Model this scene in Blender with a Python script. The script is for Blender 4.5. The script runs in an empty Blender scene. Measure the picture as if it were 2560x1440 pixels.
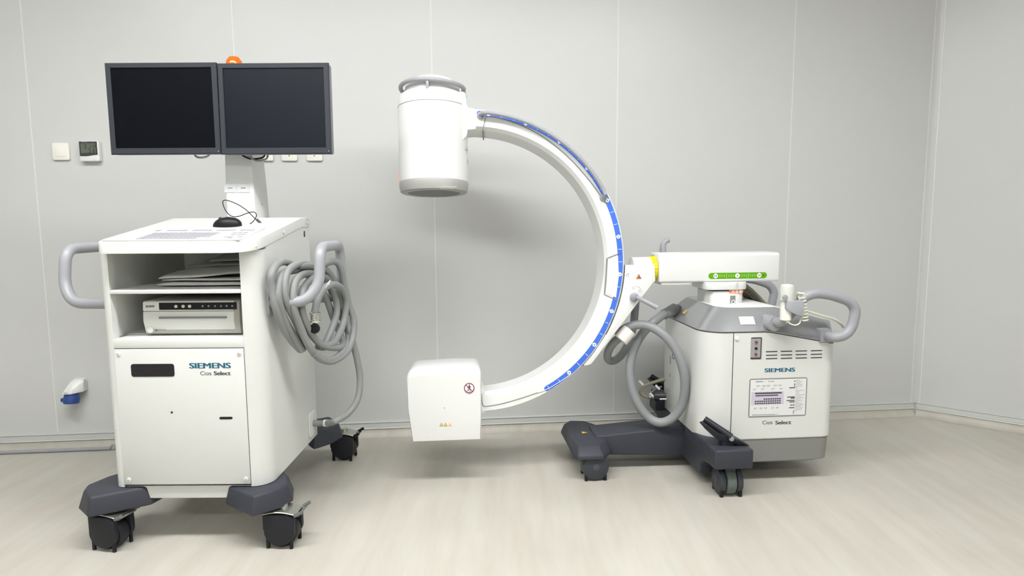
import bpy, bmesh, math, random
from mathutils import Vector, Matrix
from math import sin, cos, pi, radians, atan2, sqrt
random.seed(7)
S = bpy.context.scene
COL = S.collection

# ------------------------------------------------------------------ camera
F_PX, PITCH, ROLL, EYE = 1550.0, .1081, -.0064, 1.10
fw = Vector((0, cos(PITCH), -sin(PITCH))); up0 = Vector((0, sin(PITCH), cos(PITCH))); rt0 = Vector((1, 0, 0))
RT = rt0 * cos(ROLL) + up0 * sin(ROLL); UP = -rt0 * sin(ROLL) + up0 * cos(ROLL)
CP = Vector((0, 0, EYE))
cd = bpy.data.cameras.new('camera'); cam = bpy.data.objects.new('camera', cd); COL.objects.link(cam)
cd.sensor_width = 36; cd.lens = F_PX * 36 / 2560; cd.clip_start = .02
cm = Matrix((RT, UP, -fw)).transposed().to_4x4(); cm.translation = CP
cam.matrix_world = cm
S.camera = cam
# ------------------------------------------------------------------ world, exposure
w = bpy.data.worlds.new('world'); S.world = w; w.use_nodes = True
w.node_tree.nodes['Background'].inputs[0].default_value = (.9, .95, 1, 1)
w.node_tree.nodes['Background'].inputs[1].default_value = .05
S.view_settings.view_transform = 'Standard'; S.view_settings.look = 'None'
S.view_settings.gamma = 1; S.view_settings.use_curve_mapping = False
S.view_settings.exposure = 0.0
LAMP = 25.3          # strength of the ceiling panels' diffusers
CEIL = 2.75
# lamps of the room: (x, y, length x, width y)
LAMPS = [(-1.6, 1.2, 1.3, .3, 1.38), (-.2, 1.3, 1.3, .3, 1.38), (1.2, 1.2, 1.3, .3, 1.38), (-1.8, -1.3, 1.3, .3, .8), (-.3, -1.3, 1.3, .3, .8), (1.2, -1.3, 1.3, .3, .8)]

def ray(x, y): return fw + RT * ((x - 1280) / F_PX) - UP * ((y - 720) / F_PX)
def P(x, y, Y):                      # point of the room seen at (x, y), Y metres in front
    v = ray(x, y); return CP + v * (Y / v.y)
def on(M, x, y, ax, val):            # local point on the plane local[ax] = val of frame M
    n = (M.to_3x3().col[ax]).normalized(); o = M.translation
    v = ray(x, y); t = ((o - CP).dot(n) + val) / v.dot(n)
    return M.inverted() @ (CP + v * t)

I4 = Matrix.Identity(4)
def T(x, y, z): return Matrix.Translation((x, y, z))
def RZ(a): return Matrix.Rotation(a, 4, 'Z')
def RX(a): return Matrix.Rotation(a, 4, 'X')
def RY(a): return Matrix.Rotation(a, 4, 'Y')

# ------------------------------------------------------------------ materials
def mat(name, col, rough=.5, metal=0., noise=0., nscale=8., bump=0., bscale=200., spec=.5, emit=None, coat=0., trans=0.):
    m = bpy.data.materials.new(name); m.use_nodes = True
    nt = m.node_tree; b = nt.nodes['Principled BSDF']
    b.inputs['Base Color'].default_value = (*col, 1); b.inputs['Roughness'].default_value = rough
    b.inputs['Metallic'].default_value = metal; b.inputs['Specular IOR Level'].default_value = spec
    b.inputs['Coat Weight'].default_value = coat
    b.inputs['Transmission Weight'].default_value = trans
    tc = nt.nodes.new('ShaderNodeTexCoord')
    if noise or True:
        n = nt.nodes.new('ShaderNodeTexNoise'); n.inputs['Scale'].default_value = nscale; n.inputs['Detail'].default_value = 4
        nt.links.new(tc.outputs['Object'], n.inputs['Vector'])
        r = nt.nodes.new('ShaderNodeMapRange'); k = max(noise, .01)
        r.inputs[3].default_value = 1 - k; r.inputs[4].default_value = 1 + k
        nt.links.new(n.outputs['Fac'], r.inputs[0])
        mx = nt.nodes.new('ShaderNodeVectorMath'); mx.operation = 'SCALE'
        mx.inputs[0].default_value = col; nt.links.new(r.outputs[0], mx.inputs['Scale'])
        nt.links.new(mx.outputs[0], b.inputs['Base Color'])
    if bump:
        n2 = nt.nodes.new('ShaderNodeTexNoise'); n2.inputs['Scale'].default_value = bscale; n2.inputs['Detail'].default_value = 3
        nt.links.new(tc.outputs['Object'], n2.inputs['Vector'])
        bp = nt.nodes.new('ShaderNodeBump'); bp.inputs['Strength'].default_value = bump; bp.inputs['Distance'].default_value = .002
        nt.links.new(n2.outputs['Fac'], bp.inputs['Height']); nt.links.new(bp.outputs[0], b.inputs['Normal'])
    if emit:
        b.inputs['Emission Color'].default_value = (*emit[0], 1); b.inputs['Emission Strength'].default_value = emit[1]
    return m
M_WHITE = mat('white_enamel', (.69, .70, .675), .32)
M_PLAST = mat('white_plastic', (.74, .75, .735), .35)
M_CREAM = mat('cream_plastic', (.80, .79, .72), .4)
M_INNER = mat('shelf_enamel', (.74, .745, .71), .45)
M_GREYP = mat('grey_tube_paint', (.33, .335, .36), .35)
M_HOSE = mat('grey_cable_rubber', (.25, .265, .27), .45)
M_HOSE2 = mat('pale_grey_cable', (.25, .262, .258), .5)
M_DARK = mat('charcoal_casting', (.040, .043, .056), .5, spec=.35, bump=.25, bscale=500)
M_WHEEL = mat('black_caster_plastic', (.017, .018, .023), .45, spec=.3)
M_BLACK = mat('black_plastic', (.010, .010, .012), .4, spec=.3)
M_SEAM = mat('dark_gap', (.05, .05, .05), .7)
M_SILVER = mat('silver_paint', (.36, .37, .38), .27, metal=.5)
M_SKIRT = mat('grey_skirt_paint', (.235, .235, .225), .45)
M_CHROME = mat('chrome', (.75, .74, .70), .18, metal=1)
M_STEEL = mat('brushed_steel', (.55, .56, .50), .3, metal=.9)
M_BLUE = mat('blue_scale', (.055, .16, .66), .5, spec=.3)
M_PLUGBLUE = mat('blue_plug_plastic', (.02, .06, .25), .4)
M_GREEN = mat('green_scale', (.11, .36, .0), .5, spec=.3)
M_YELLOW = mat('yellow_scale', (.85, .72, .0), .45)
M_ORANGE = mat('orange_scale', (.9, .28, .10), .45)
M_AMBER = mat('amber_lens', (.85, .20, .01), .15, trans=.5, emit=((1, .25, .0), .08))
M_BEZEL = mat('monitor_bezel', (.034, .038, .047), .5, spec=.3)
M_SCREEN = mat('dark_screen', (.003, .0035, .006), .35, spec=.13)
M_SCREEN2 = mat('blue_black_screen', (.004, .006, .012), .36, spec=.30)
M_MONBACK = mat('monitor_back_grey', (.22, .22, .25), .5)
M_TEAL = mat('teal_lettering', (.01, .12, .20), .5)
M_INK = mat('grey_lettering', (.06, .06, .07), .5)
M_INKL = mat('faint_print', (.32, .33, .34), .6)
M_KEY = mat('grey_keys', (.33, .33, .37), .5)
M_LILAC = mat('lilac_print', (.60, .55, .66), .6)
M_PAPER = mat('white_paper', (.70, .70, .68), .7, bump=.3, bscale=40)
M_LABEL = mat('label_white', (.85, .85, .83), .55)
M_WIRE = mat('grey_wire', (.22, .22, .20), .4)
M_BEIGE = mat('beige_cable', (.30, .27, .19), .5)
M_CORD = mat('cream_cord', (.70, .70, .58), .45)
M_WINDOW = mat('detector_window', (.09, .09, .082), .4)
M_RING = mat('grey_rim', (.36, .36, .34), .4)
M_TREAD = mat('green_grey_tread', (.10, .13, .11), .5)
M_RED = mat('red_violet_print', (.25, .02, .06), .5)
M_WARN = mat('warning_yellow', (.75, .50, .02), .5)
M_WARNO = mat('warning_orange', (.80, .22, .03), .5)
M_SALMON = mat('warning_salmon', (.85, .42, .28), .5)
M_LCD = mat('lcd_grey_green', (.115, .13, .10), .35)
M_LCDF = mat('lcd_frame', (.05, .048, .06), .35)
M_PRINTER = mat('printer_beige_white', (.70, .71, .67), .4)
M_PRTOP = mat('printer_grey_shell', (.40, .39, .34), .5)
M_KNOB = mat('button_cream', (.62, .60, .50), .4)

def wall_mat():
    m = mat('wall_panel_grey', (.60, .61, .595), .36)
    nt = m.node_tree; b = nt.nodes['Principled BSDF']
    tc = nt.nodes.new('ShaderNodeTexCoord'); mp = nt.nodes.new('ShaderNodeMapping'); mp.inputs['Scale'].default_value = (2.0, 2.0, .4)
    n = nt.nodes.new('ShaderNodeTexNoise'); n.inputs['Scale'].default_value = 1.2; n.inputs['Detail'].default_value = 2
    nt.links.new(tc.outputs['Object'], mp.inputs[0]); nt.links.new(mp.outputs[0], n.inputs['Vector'])
    bp = nt.nodes.new('ShaderNodeBump'); bp.inputs['Strength'].default_value = .12; bp.inputs['Distance'].default_value = .02
    nt.links.new(n.outputs['Fac'], bp.inputs['Height']); nt.links.new(bp.outputs[0], b.inputs['Normal'])
    return m
M_WALL = wall_mat()
M_TRIMW = mat('seam_white', (.72, .73, .71), .4)
M_ALU = mat('baseboard_aluminium', (.62, .64, .62), .3, metal=.1)
M_CEIL = mat('ceiling_white', (.85, .85, .85), .8)

def floor_mat():
    m = bpy.data.materials.new('vinyl_floor'); m.use_nodes = True; nt = m.node_tree; b = nt.nodes['Principled BSDF']
    tc = nt.nodes.new('ShaderNodeTexCoord'); mp = nt.nodes.new('ShaderNodeMapping')
    mp.inputs['Rotation'].default_value = (0, 0, radians(-7)); mp.inputs['Scale'].default_value = (9, 1.1, 1)
    nt.links.new(tc.outputs['Object'], mp.inputs[0])
    def noise(sc, det, src):
        n = nt.nodes.new('ShaderNodeTexNoise'); n.inputs['Scale'].default_value = sc; n.inputs['Detail'].default_value = det
        n.inputs['Roughness'].default_value = .6
        nt.links.new(src, n.inputs['Vector']); return n
    def ramp(n, a, ca, b_, cb):
        r = nt.nodes.new('ShaderNodeValToRGB'); r.color_ramp.elements[0].position = a; r.color_ramp.elements[0].color = (*ca, 1)
        r.color_ramp.elements[1].position = b_; r.color_ramp.elements[1].color = (*cb, 1); nt.links.new(n.outputs['Fac'], r.inputs[0]); return r
    n1 = noise(1.6, 7, mp.outputs[0]); r1 = ramp(n1, .33, (.465, .437, .375), .66, (.52, .505, .448))
    n2 = noise(.9, 3, mp.outputs[0]); r2 = ramp(n2, .52, (0, 0, 0), .75, (1, 1, 1))
    mx = nt.nodes.new('ShaderNodeMix'); mx.data_type = 'RGBA'; mx.inputs[7].default_value = (.545, .475, .43, 1)
    mu = nt.nodes.new('ShaderNodeMath'); mu.operation = 'MULTIPLY'; mu.inputs[1].default_value = .5
    nt.links.new(r2.outputs[0], mu.inputs[0]); nt.links.new(mu.outputs[0], mx.inputs[0]); nt.links.new(r1.outputs[0], mx.inputs[6])
    n3 = noise(2.3, 2, tc.outputs['Object']); r3 = ramp(n3, .3, (.95, .95, .95), .7, (1.03, 1.03, 1.03))
    m2 = nt.nodes.new('ShaderNodeMix'); m2.data_type = 'RGBA'; m2.blend_type = 'MULTIPLY'; m2.inputs[0].default_value = 1
    nt.links.new(mx.outputs[2], m2.inputs[6]); nt.links.new(r3.outputs[0], m2.inputs[7])
    nt.links.new(m2.outputs[2], b.inputs['Base Color'])
    b.inputs['Roughness'].default_value = .42; b.inputs['Specular IOR Level'].default_value = .35
    return m
M_FLOOR = floor_mat()

# ------------------------------------------------------------------ mesh helpers
def nb(): return bmesh.new()
def merge(dst, src, M=None):
    if M is not None: src.transform(M)
    me = bpy.data.meshes.new('t'); src.to_mesh(me); dst.from_mesh(me); src.free(); bpy.data.meshes.remove(me); return dst
def bevel(bm, r, seg=3, ang=30):
    if r <= 0: return
    es = [e for e in bm.edges if len(e.link_faces) == 2 and e.calc_face_angle(0) > radians(ang)]
    bmesh.ops.bevel(bm, geom=es, offset=r, segments=seg, profile=.5, affect='EDGES', clamp_overlap=True)
def box(x0, x1, y0, y1, z0, z1, r=0, seg=3, bm=None, M=None):
    b = nb(); bmesh.ops.create_cube(b, size=1)
    for v in b.verts:
        v.co = Vector(((x0 + x1) / 2 + v.co.x * (x1 - x0), (y0 + y1) / 2 + v.co.y * (y1 - y0), (z0 + z1) / 2 + v.co.z * (z1 - z0)))
    bevel(b, r, seg)
    if M is not None: b.transform(M)
    return merge(bm, b) if bm is not None else b
def prism(pts, axis, a, b_, r=0, seg=3, bm=None, M=None):
    """outline pts (2D) extruded along axis from a to b_"""
    b = nb()
    def v3(p, t): return {'x': (t, p[0], p[1]), 'y': (p[0], t, p[1]), 'z': (p[0], p[1], t)}[axis]
    A = [b.verts.new(v3(p, a)) for p in pts]; B = [b.verts.new(v3(p, b_)) for p in pts]
    n = len(pts); b.faces.new(A); b.faces.new(B[::-1])
    for i in range(n): b.faces.new((A[i], B[i], B[(i + 1) % n], A[(i + 1) % n]))
    bmesh.ops.recalc_face_normals(b, faces=b.faces)
    bevel(b, r, seg)
    if M is not None: b.transform(M)
    return merge(bm, b) if bm is not None else b
def rrect(x0, x1, y0, y1, r, n=5):
    rs = r if isinstance(r, (list, tuple)) else [r] * 4       # corners: x1y1, x0y1, x0y0, x1y0
    out = []
    for (cx, cy, a0), rr in zip([(x1, y1, 0), (x0, y1, 90), (x0, y0, 180), (x1, y0, 270)], rs):
        sx = -1 if cx == x1 else 1; sy = -1 if cy == y1 else 1
        for k in range(n + 1):
            a = radians(a0 + 90 * k / n); out.append((cx + sx * rr + rr * cos(a), cy + sy * rr + rr * sin(a)))
    return out
def spline(pts, sub=8, closed=False):
    pts = [Vector(p) for p in pts]; n = len(pts); out = []
    if n == 2: return pts
    rng = n if closed else n - 1
    for i in range(rng):
        if closed: p0, p1, p2, p3 = pts[i - 1], pts[i], pts[(i + 1) % n], pts[(i + 2) % n]
        else: p0 = pts[max(i - 1, 0)]; p1 = pts[i]; p2 = pts[i + 1]; p3 = pts[min(i + 2, n - 1)]
        for k in range(sub):
            t = k / sub
            out.append(.5 * ((2 * p1) + (p2 - p0) * t + (2 * p0 - 5 * p1 + 4 * p2 - p3) * t * t + (3 * p1 - p0 - 3 * p2 + p3) * t ** 3))
    if not closed: out.append(pts[-1])
    return out
def fillet(pts, r, n=6):
    pts = [Vector(p) for p in pts]; out = [pts[0]]
    for i in range(1, len(pts) - 1):
        a, b, c = pts[i - 1], pts[i], pts[i + 1]
        d1 = (a - b); d2 = (c - b); rr = min(r, d1.length * .49, d2.length * .49)
        p = b + d1.normalized() * rr; q = b + d2.normalized() * rr
        for k in range(n + 1):
            t = k / n; out.append(p * (1 - t) ** 2 + b * 2 * t * (1 - t) + q * t * t)
    out.append(pts[-1]); return out
def tube(pts, r, n=12, bm=None, closed=False, caps=True, M=None):
    pts = [Vector(p) for p in pts]; m = len(pts); b = nb(); rings = []
    def tan(i):
        if closed: return (pts[(i + 1) % m] - pts[i - 1]).normalized()
        return (pts[min(i + 1, m - 1)] - pts[max(i - 1, 0)]).normalized()
    t = tan(0); u = t.orthogonal().normalized()
    for i in range(m):
        t = tan(i); u = (u - t * u.dot(t)).normalized(); v = t.cross(u)
        rr = r(i / (m - 1)) if callable(r) else r
        rings.append([b.verts.new(pts[i] + (u * cos(2 * pi * k / n) + v * sin(2 * pi * k / n)) * rr) for k in range(n)])
    for i in range(m if closed else m - 1):
        A, B = rings[i], rings[(i + 1) % m]
        for k in range(n): b.faces.new((A[k], A[(k + 1) % n], B[(k + 1) % n], B[k]))
    if caps and not closed: b.faces.new(rings[0][::-1]); b.faces.new(rings[-1])
    bmesh.ops.recalc_face_normals(b, faces=b.faces)
    if M is not None: b.transform(M)
    return merge(bm, b) if bm is not None else b
def lathe(prof, n=48, axis='z', c=(0, 0, 0), bm=None, M=None):
    """prof: (radius, height); poles where radius 0"""
    b = nb(); rings = []
    for r, h in prof:
        if r < 1e-6: rings.append([b.verts.new((0, 0, h))])
        else: rings.append([b.verts.new((r * cos(2 * pi * k / n), r * sin(2 * pi * k / n), h)) for k in range(n)])
    for A, B in zip(rings, rings[1:]):
        for k in range(n):
            a1, a2 = A[k % len(A)], A[(k + 1) % len(A)]; b1, b2 = B[k % len(B)], B[(k + 1) % len(B)]
            vs = []
            for v in (a1, a2, b2, b1):
                if v not in vs: vs.append(v)
            if len(vs) > 2: b.faces.new(vs)
    if len(rings[0]) > 1: b.faces.new(rings[0][::-1])
    if len(rings[-1]) > 1: b.faces.new(rings[-1])
    bmesh.ops.recalc_face_normals(b, faces=b.faces)
    R = {'z': I4, 'y': RX(-pi / 2), 'x': RY(pi / 2)}[axis]
    b.transform(T(*c) @ R)
    if M is not None: b.transform(M)
    return merge(bm, b) if bm is not None else b
def cyl(r, h0, h1, axis='z', c=(0, 0, 0), n=32, bv=0, bm=None, M=None):
    if bv: pr = [(r - bv, h0), (r - bv * .3, h0 + bv * .3), (r, h0 + bv), (r, h1 - bv), (r - bv * .3, h1 - bv * .3), (r - bv, h1)]
    else: pr = [(r, h0), (r, h1)]
    return lathe(pr, n, axis, c, bm, M)
def loft(rings, bm=None, caps=True):
    b = nb(); R = [[b.verts.new(p) for p in ring] for ring in rings]; n = len(R[0])
    for A, B in zip(R, R[1:]):
        for k in range(n): b.faces.new((A[k], A[(k + 1) % n], B[(k + 1) % n], B[k]))
    if caps: b.faces.new(R[0][::-1]); b.faces.new(R[-1])
    bmesh.ops.recalc_face_normals(b, faces=b.faces)
    return merge(bm, b) if bm is not None else b

WM = {}
def thing(name, label, cat, loc, rz=0, group=None):
    o = bpy.data.objects.new(name, None); o.empty_display_size = .1; COL.objects.link(o)
    M = T(*loc) @ RZ(rz); o.matrix_world = M; WM[o.name] = M
    o['label'] = label; o['category'] = cat
    if group: o['group'] = group
    return o
def part(name, bm, m, parent=None, M=I4, label=None, smooth=35):
    """bm in the frame M -> linked as ONE mesh object, origin at its own middle"""
    bm.transform(M)
    co = [v.co for v in bm.verts]
    c = Vector([(min(v[i] for v in co) + max(v[i] for v in co)) / 2 for i in range(3)])
    W = T(*c)
    if parent is not None:
        Rp = WM[parent.name].to_quaternion().to_matrix().to_4x4(); W = W @ Rp
    bm.transform(W.inverted())
    for f in bm.faces: f.smooth = True
    for e in bm.edges:
        if len(e.link_faces) != 2 or e.calc_face_angle(0) > radians(smooth): e.smooth = False
    me = bpy.data.meshes.new(name); bm.to_mesh(me); bm.free(); me.materials.append(m)
    o = bpy.data.objects.new(name, me); COL.objects.link(o)
    if parent is not None:
        o.parent = parent; o.matrix_local = WM[parent.name].inverted() @ W
    else: o.matrix_world = W
    WM[o.name] = W
    if label: o['label'] = label
    return o
def tag(o, label, cat, group=None):
    o['label'] = label; o['category'] = cat
    if group: o['group'] = group
    return o
def struct(name, bm, m, M=I4, **k):
    o = part(name, bm, m, None, M, **k); o['kind'] = 'structure'; return o
def textbm(s, width, height, thick=.0006, bold=0.0, shear=0.0):
    """lettering standing in the x-z plane, facing -y, centred"""
    cu = bpy.data.curves.new('t', 'FONT'); cu.body = s; cu.size = 1; cu.extrude = .02; cu.offset = 0; cu.shear = shear
    cu.resolution_u = 4
    o = bpy.data.objects.new('t', cu); COL.objects.link(o); bpy.context.view_layer.update()
    dg = bpy.context.evaluated_depsgraph_get(); me = bpy.data.meshes.new_from_object(o.evaluated_get(dg))
    bpy.data.objects.remove(o); b = nb(); b.from_mesh(me); bpy.data.meshes.remove(me); bpy.data.curves.remove(cu)
    xs = [v.co.x for v in b.verts]; ys = [v.co.y for v in b.verts]
    cx, cy = (min(xs) + max(xs)) / 2, (min(ys) + max(ys)) / 2; sx = width / (max(xs) - min(xs)); sy = height / (max(ys) - min(ys)) if height else sx
    for v in b.verts:
        x, y, z = v.co; v.co = Vector(((x - cx) * sx, -z / .04 * thick, (y - cy) * sy))
    bmesh.ops.recalc_face_normals(b, faces=b.faces)
    if bold:
        k = bold * .55 * (height or width / len(s))
        src_ = bpy.data.meshes.new('t'); b.to_mesh(src_)
        for n_i, dx in enumerate((-1, -.5, .5, 1)):
            c = nb(); c.from_mesh(src_); c.transform(T(dx * k, .00002 * (n_i + 1), 0)); merge(b, c)
        bpy.data.meshes.remove(src_)
    return b
def tri_bm(s, th=.0006):       # upright warning triangle in x-z, side s
    h = s * .87; return prism([(-s / 2, -h / 2), (s / 2, -h / 2), (0, h / 2)], 'y', -th, 0, .0002, 1)

# ================================================================== ROOM
YAWW = .0967; WO = Vector((0, 3.177, 0))
MWALL = T(*WO) @ RZ(YAWW)                       # local x along the wall, local -y into the room
XC = 2.27
def wp(x, y, d=0): return on(MWALL, x, y, 1, -d)
XL = -4.2
struct('wall_back', box(XL, XC + .02, 0, .1, 0, CEIL, bm=None), M_WALL, MWALL)
MDIAG = MWALL @ T(XC, 0, 0) @ RZ(-pi / 4)       # the 45 degree corner wall
LD = 1.9
struct('wall_right_corner', box(0, LD, 0, .1, 0, CEIL), M_WALL, MDIAG)
pl0 = MWALL @ Vector((XL, 0, 0)); pr0 = MDIAG @ Vector((LD, 0, 0))
YB = -3.2
struct('wall_left', box(pl0.x - .1, pl0.x, YB, pl0.y + .1, 0, CEIL), M_WALL)
struct('wall_right', box(pr0.x, pr0.x + .1, YB, pr0.y + .05, 0, CEIL), M_WALL)
struct('wall_front', box(pl0.x - .1, pr0.x + .1, YB - .1, YB, 0, CEIL), M_WALL)
struct('floor', box(pl0.x - .1, pr0.x + .1, YB - .1, 4.0, -.06, 0), M_FLOOR)
struct('ceiling', box(pl0.x - .1, pr0.x + .1, YB - .1, 4.0, CEIL, CEIL + .06), M_CEIL)
# panel joints, evenly spaced
k = 0
for i in range(-2, 5):
    x = -2.25 + .931 * i
    k += 1
    b = box(x - .0028, x + .0028, -.0015, .01, .07, CEIL)
    struct('trim_%d' % k, b, M_TRIMW, MWALL)
# coved inner corner: a pale hollow strip with two fine lips
def cove_corner():
    a = MWALL @ Vector((XC - .022, -.001, 0)); c = MDIAG @ Vector((.022, -.001, 0)); m = MWALL @ Vector((XC, -.001, 0))
    pts = []
    for i in range(9):
        t = i / 8; p = a * (1 - t) ** 2 + (m + (a + c - 2 * m) * .12) * 2 * t * (1 - t) + c * t * t; pts.append((p.x, p.y))
    return prism(pts + [(m.x, m.y + .02)], 'z', .07, CEIL)
struct('trim_8', cove_corner(), mat('corner_cove', (.60, .61, .59), .35))
for n_, (M_, x) in zip((9, 10), ((MWALL, XC - .024), (MDIAG, .024))):
    struct('trim_%d' % n_, box(x - .003, x + .003, -.004, .005, .07, CEIL), M_TRIMW, M_)
# baseboards: aluminium band with a bright lower lip above the coved vinyl
def base(name, M, x0, x1, n0):
    b = box(x0, x1, -.010, .0, .044, .072, .001, 1)
    box(x0, x1, -.014, 0, .070, .0755, .0012, 1, bm=b); struct(name, b, M_ALU, M)
    struct('trim_%d' % n0, box(x0, x1, -.013, 0, .038, .0435, .001, 1), M_TRIMW, M)
    pr = [(0, 0), (0, .039), (-.008, .039)] + [(-.008 - .034 * (1 - cos(a)), .039 - .0385 * sin(a)) for a in [radians(t) for t in range(10, 91, 16)]]
    struct('trim_%d' % (n0 + 1), prism(pr, 'x', x0, x1), M_FLOOR, M)
base('baseboard_back', MWALL, XL, XC - .01, 11)
base('baseboard_right_corner', MDIAG, .01, LD, 13)

# ceiling lights
for i, (x, y, lx, ly, lk) in enumerate(LAMPS):
    t = thing('ceiling_light', ['recessed ceiling light panel above the trolley', 'recessed ceiling light panel above the curved arm', 'recessed ceiling light panel above the white machine body',
              'recessed ceiling light panel behind the camera at left', 'recessed ceiling light panel directly behind the camera', 'recessed ceiling light panel behind the camera at right'][i], 'ceiling light', (x, y, CEIL), 0, 'light panels in the ceiling')
    f = box(x - lx / 2 - .03, x + lx / 2 + .03, y - ly / 2 - .03, y - ly / 2, CEIL - .02, CEIL)
    box(x - lx / 2 - .03, x + lx / 2 + .03, y + ly / 2, y + ly / 2 + .03, CEIL - .02, CEIL, bm=f)
    box(x - lx / 2 - .03, x - lx / 2, y - ly / 2, y + ly / 2, CEIL - .02, CEIL, bm=f); box(x + lx / 2, x + lx / 2 + .03, y - ly / 2, y + ly / 2, CEIL - .02, CEIL, bm=f)
    part('frame', f, M_PLAST, t)
    part('diffuser', box(x - lx / 2, x + lx / 2, y - ly / 2, y + ly / 2, CEIL - .012, CEIL - .002), mat('lamp_diffuser', (.9, .9, .9), .5, emit=((1, 1, 1), LAMP * lk)), t)

# ---- things on the wall
def wall_plate(name, x0, y0, x1, y1, d=.012, r=.008):
    a = wp(x0, y0, d); c = wp(x1, y1, d); return a.x, c.x, min(a.z, c.z), max(a.z, c.z)
x0, x1, z0, z1 = wall_plate('', 128, 357, 174, 400)
t = thing('wall_switch', 'square cream wall switch plate left of the small digital thermometer', 'light switch', MWALL @ Vector(((x0 + x1) / 2, 0, (z0 + z1) / 2)), YAWW)
part('plate', prism(rrect(x0, x1, z0, z1, .008), 'y', -.012, 0, .002, 2), M_CREAM, t, MWALL)
part('rocker', prism(rrect(x0 + .013, x1 - .013, z0 + .016, z1 - .016, .004), 'y', -.0132, -.011, .001, 2), M_CREAM, t, MWALL)
# thermo-hygrometer
d = .028
x0, x1, z0, z1 = wall_plate('', 196, 352, 249, 403, d)
t = thing('thermometer', 'small white digital thermometer and humidity meter with dark screen on the wall', 'thermometer', MWALL @ Vector(((x0 + x1) / 2, 0, (z0 + z1) / 2)), YAWW)
part('housing', prism(rrect(x0, x1, z0, z1, .006), 'y', -d, 0, .003, 2), M_PLAST, t, MWALL)
W_, H_ = x1 - x0, z1 - z0
wave = [(x0 + .002, z1 - .003), (x0 + .002, z0 + .26 * H_)] + [(x0 + .002 + (W_ - .008) * i / 12, z0 + H_ * (.245 + .035 * (1 - cos(pi * max(0, i - 3) / 9)))) for i in range(1, 13)] + [(x1 - .006, z1 - .003)]
fr = part('front_panel', prism(wave, 'y', -d - .0012, -d + .001), M_LCDF, t, MWALL, label='dark front panel with a wavy lower edge')
lc = part('display', box(x0 + .1 * W_, x1 - .14 * W_, -d - .0022, -d, z0 + .40 * H_, z1 - .12 * H_), M_LCD, fr, MWALL)
for s, fx, fz, hh in (('2', .34, .74, .022), ('5 6', .66, .53, .024), ('1:8', .74, .74, .012)):
    part('digits', textbm(s, hh * .55 * len(s.replace(' ', '')), hh), mat('lcd_ink', (.03, .04, .03), .5), fr, MWALL @ T(x0 + fx * W_, -d - .0024, z0 + fz * H_))
part('caption', textbm('TEMPERATURE', .026, .003), M_INKL, fr, MWALL @ T(x0 + .3 * W_, -d - .0016, z1 - .006))
part('button', cyl(.006, 0, .002, 'y', (x0 + .78 * W_, -d - .0015, z0 + .1 * H_), 20), M_PLAST, t, MWALL)
# sockets half hidden by the right monitor
for i, (a, c) in enumerate(((640, 683), (702, 743), (765, 806))):
    x0, x1, z0, z1 = wall_plate('', a, 362, c, 402)
    t = thing('wall_socket', ['cream wall socket plate half behind the cables at the white column', 'middle one of the three cream socket plates below the monitor', 'cream wall socket plate farthest right below the monitor edge'][i], 'wall socket', MWALL @ Vector(((x0 + x1) / 2, 0, (z0 + z1) / 2)), YAWW, 'cream sockets on the wall behind the monitors')
    part('plate', prism(rrect(x0, x1, z0, z1, .008), 'y', -.012, 0, .002, 2), M_CREAM, t, MWALL)
    cx = (x0 + x1) / 2
    b = box(cx - .003, cx + .003, -.0126, -.011, z0 + .022, z0 + .026); box(cx - .012, cx - .006, -.0126, -.011, z0 + .045, z0 + .049, bm=b); box(cx + .006, cx + .012, -.0126, -.011, z0 + .045, z0 + .049, bm=b)
    part('slots', b, M_BLACK, t, MWALL)
# blue industrial socket in white hood
a = wp(157, 985, .07); c = wp(220, 943, .0)
t = thing('industrial_socket', 'white hooded wall socket with a dark blue connector pointing down', 'industrial socket', MWALL @ Vector(((a.x + c.x) / 2, 0, a.z)), YAWW)
X0, X1, Z0, Z1 = a.x, c.x - .004, a.z, c.z
b = loft([[(X0, -.001, Z0), (X1, -.001, Z0), (X1, -.001, Z1 - .01), (X1 - .01, -.001, Z1), (X0 + .025, -.001, Z1), (X0 + .012, -.001, Z1 - .01)],
          [(X0, -.04, Z0), (X1, -.04, Z0), (X1, -.035, Z1 - .014), (X1 - .01, -.033, Z1 - .003), (X0 + .027, -.033, Z1 - .003), (X0 + .015, -.036, Z1 - .014)],
          [(X0, -.085, Z0), (X1 - .032, -.085, Z0), (X1 - .034, -.075, Z0 + .02), (X1 - .04, -.045, Z1 - .014), (X0 + .026, -.045, Z1 - .014), (X0 + .012, -.075, Z0 + .02)]])
bevel(b, .003, 2); part('hood', b, M_PLAST, t, MWALL)
b = prism([(-.0, 0), (.026, .0), (.03, .018), (.024, .045), (.008, .048), (.0, .03)], 'x', X1 - .010, X1 + .0006, .002, 1, M=T(0, -.036, Z0 + .012))
part('side_recess', b, mat('shaded_recess_grey', (.62, .61, .60), .5), t, MWALL)  # shallow slab on the hood, the recess's shade painted in as greyer plastic
part('screw', cyl(.003, -.001, .001, 'y', (X1 - .016, -.041, Z1 - .03), 12), M_BLACK, t, MWALL)
cxs = (X0 + X1) / 2 - .012
b = lathe([(.030, 0), (.031, -.02), (.034, -.035), (.033, -.052), (.026, -.056)], 24, 'z', (0, 0, 0))
box(-.045, -.02, -.012, .012, -.046, -.026, .006, 2, bm=b)
part('blue_connector', b, M_PLUGBLUE, t, MWALL @ T(cxs, -.045, Z0 + .001) @ RX(radians(-12)), label='dark blue round connector')
part('lettering', textbm('CEE 16A', .018, .004), M_INK, t, MWALL @ T(X0 + .022, -.0856, Z0 + .008))
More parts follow.
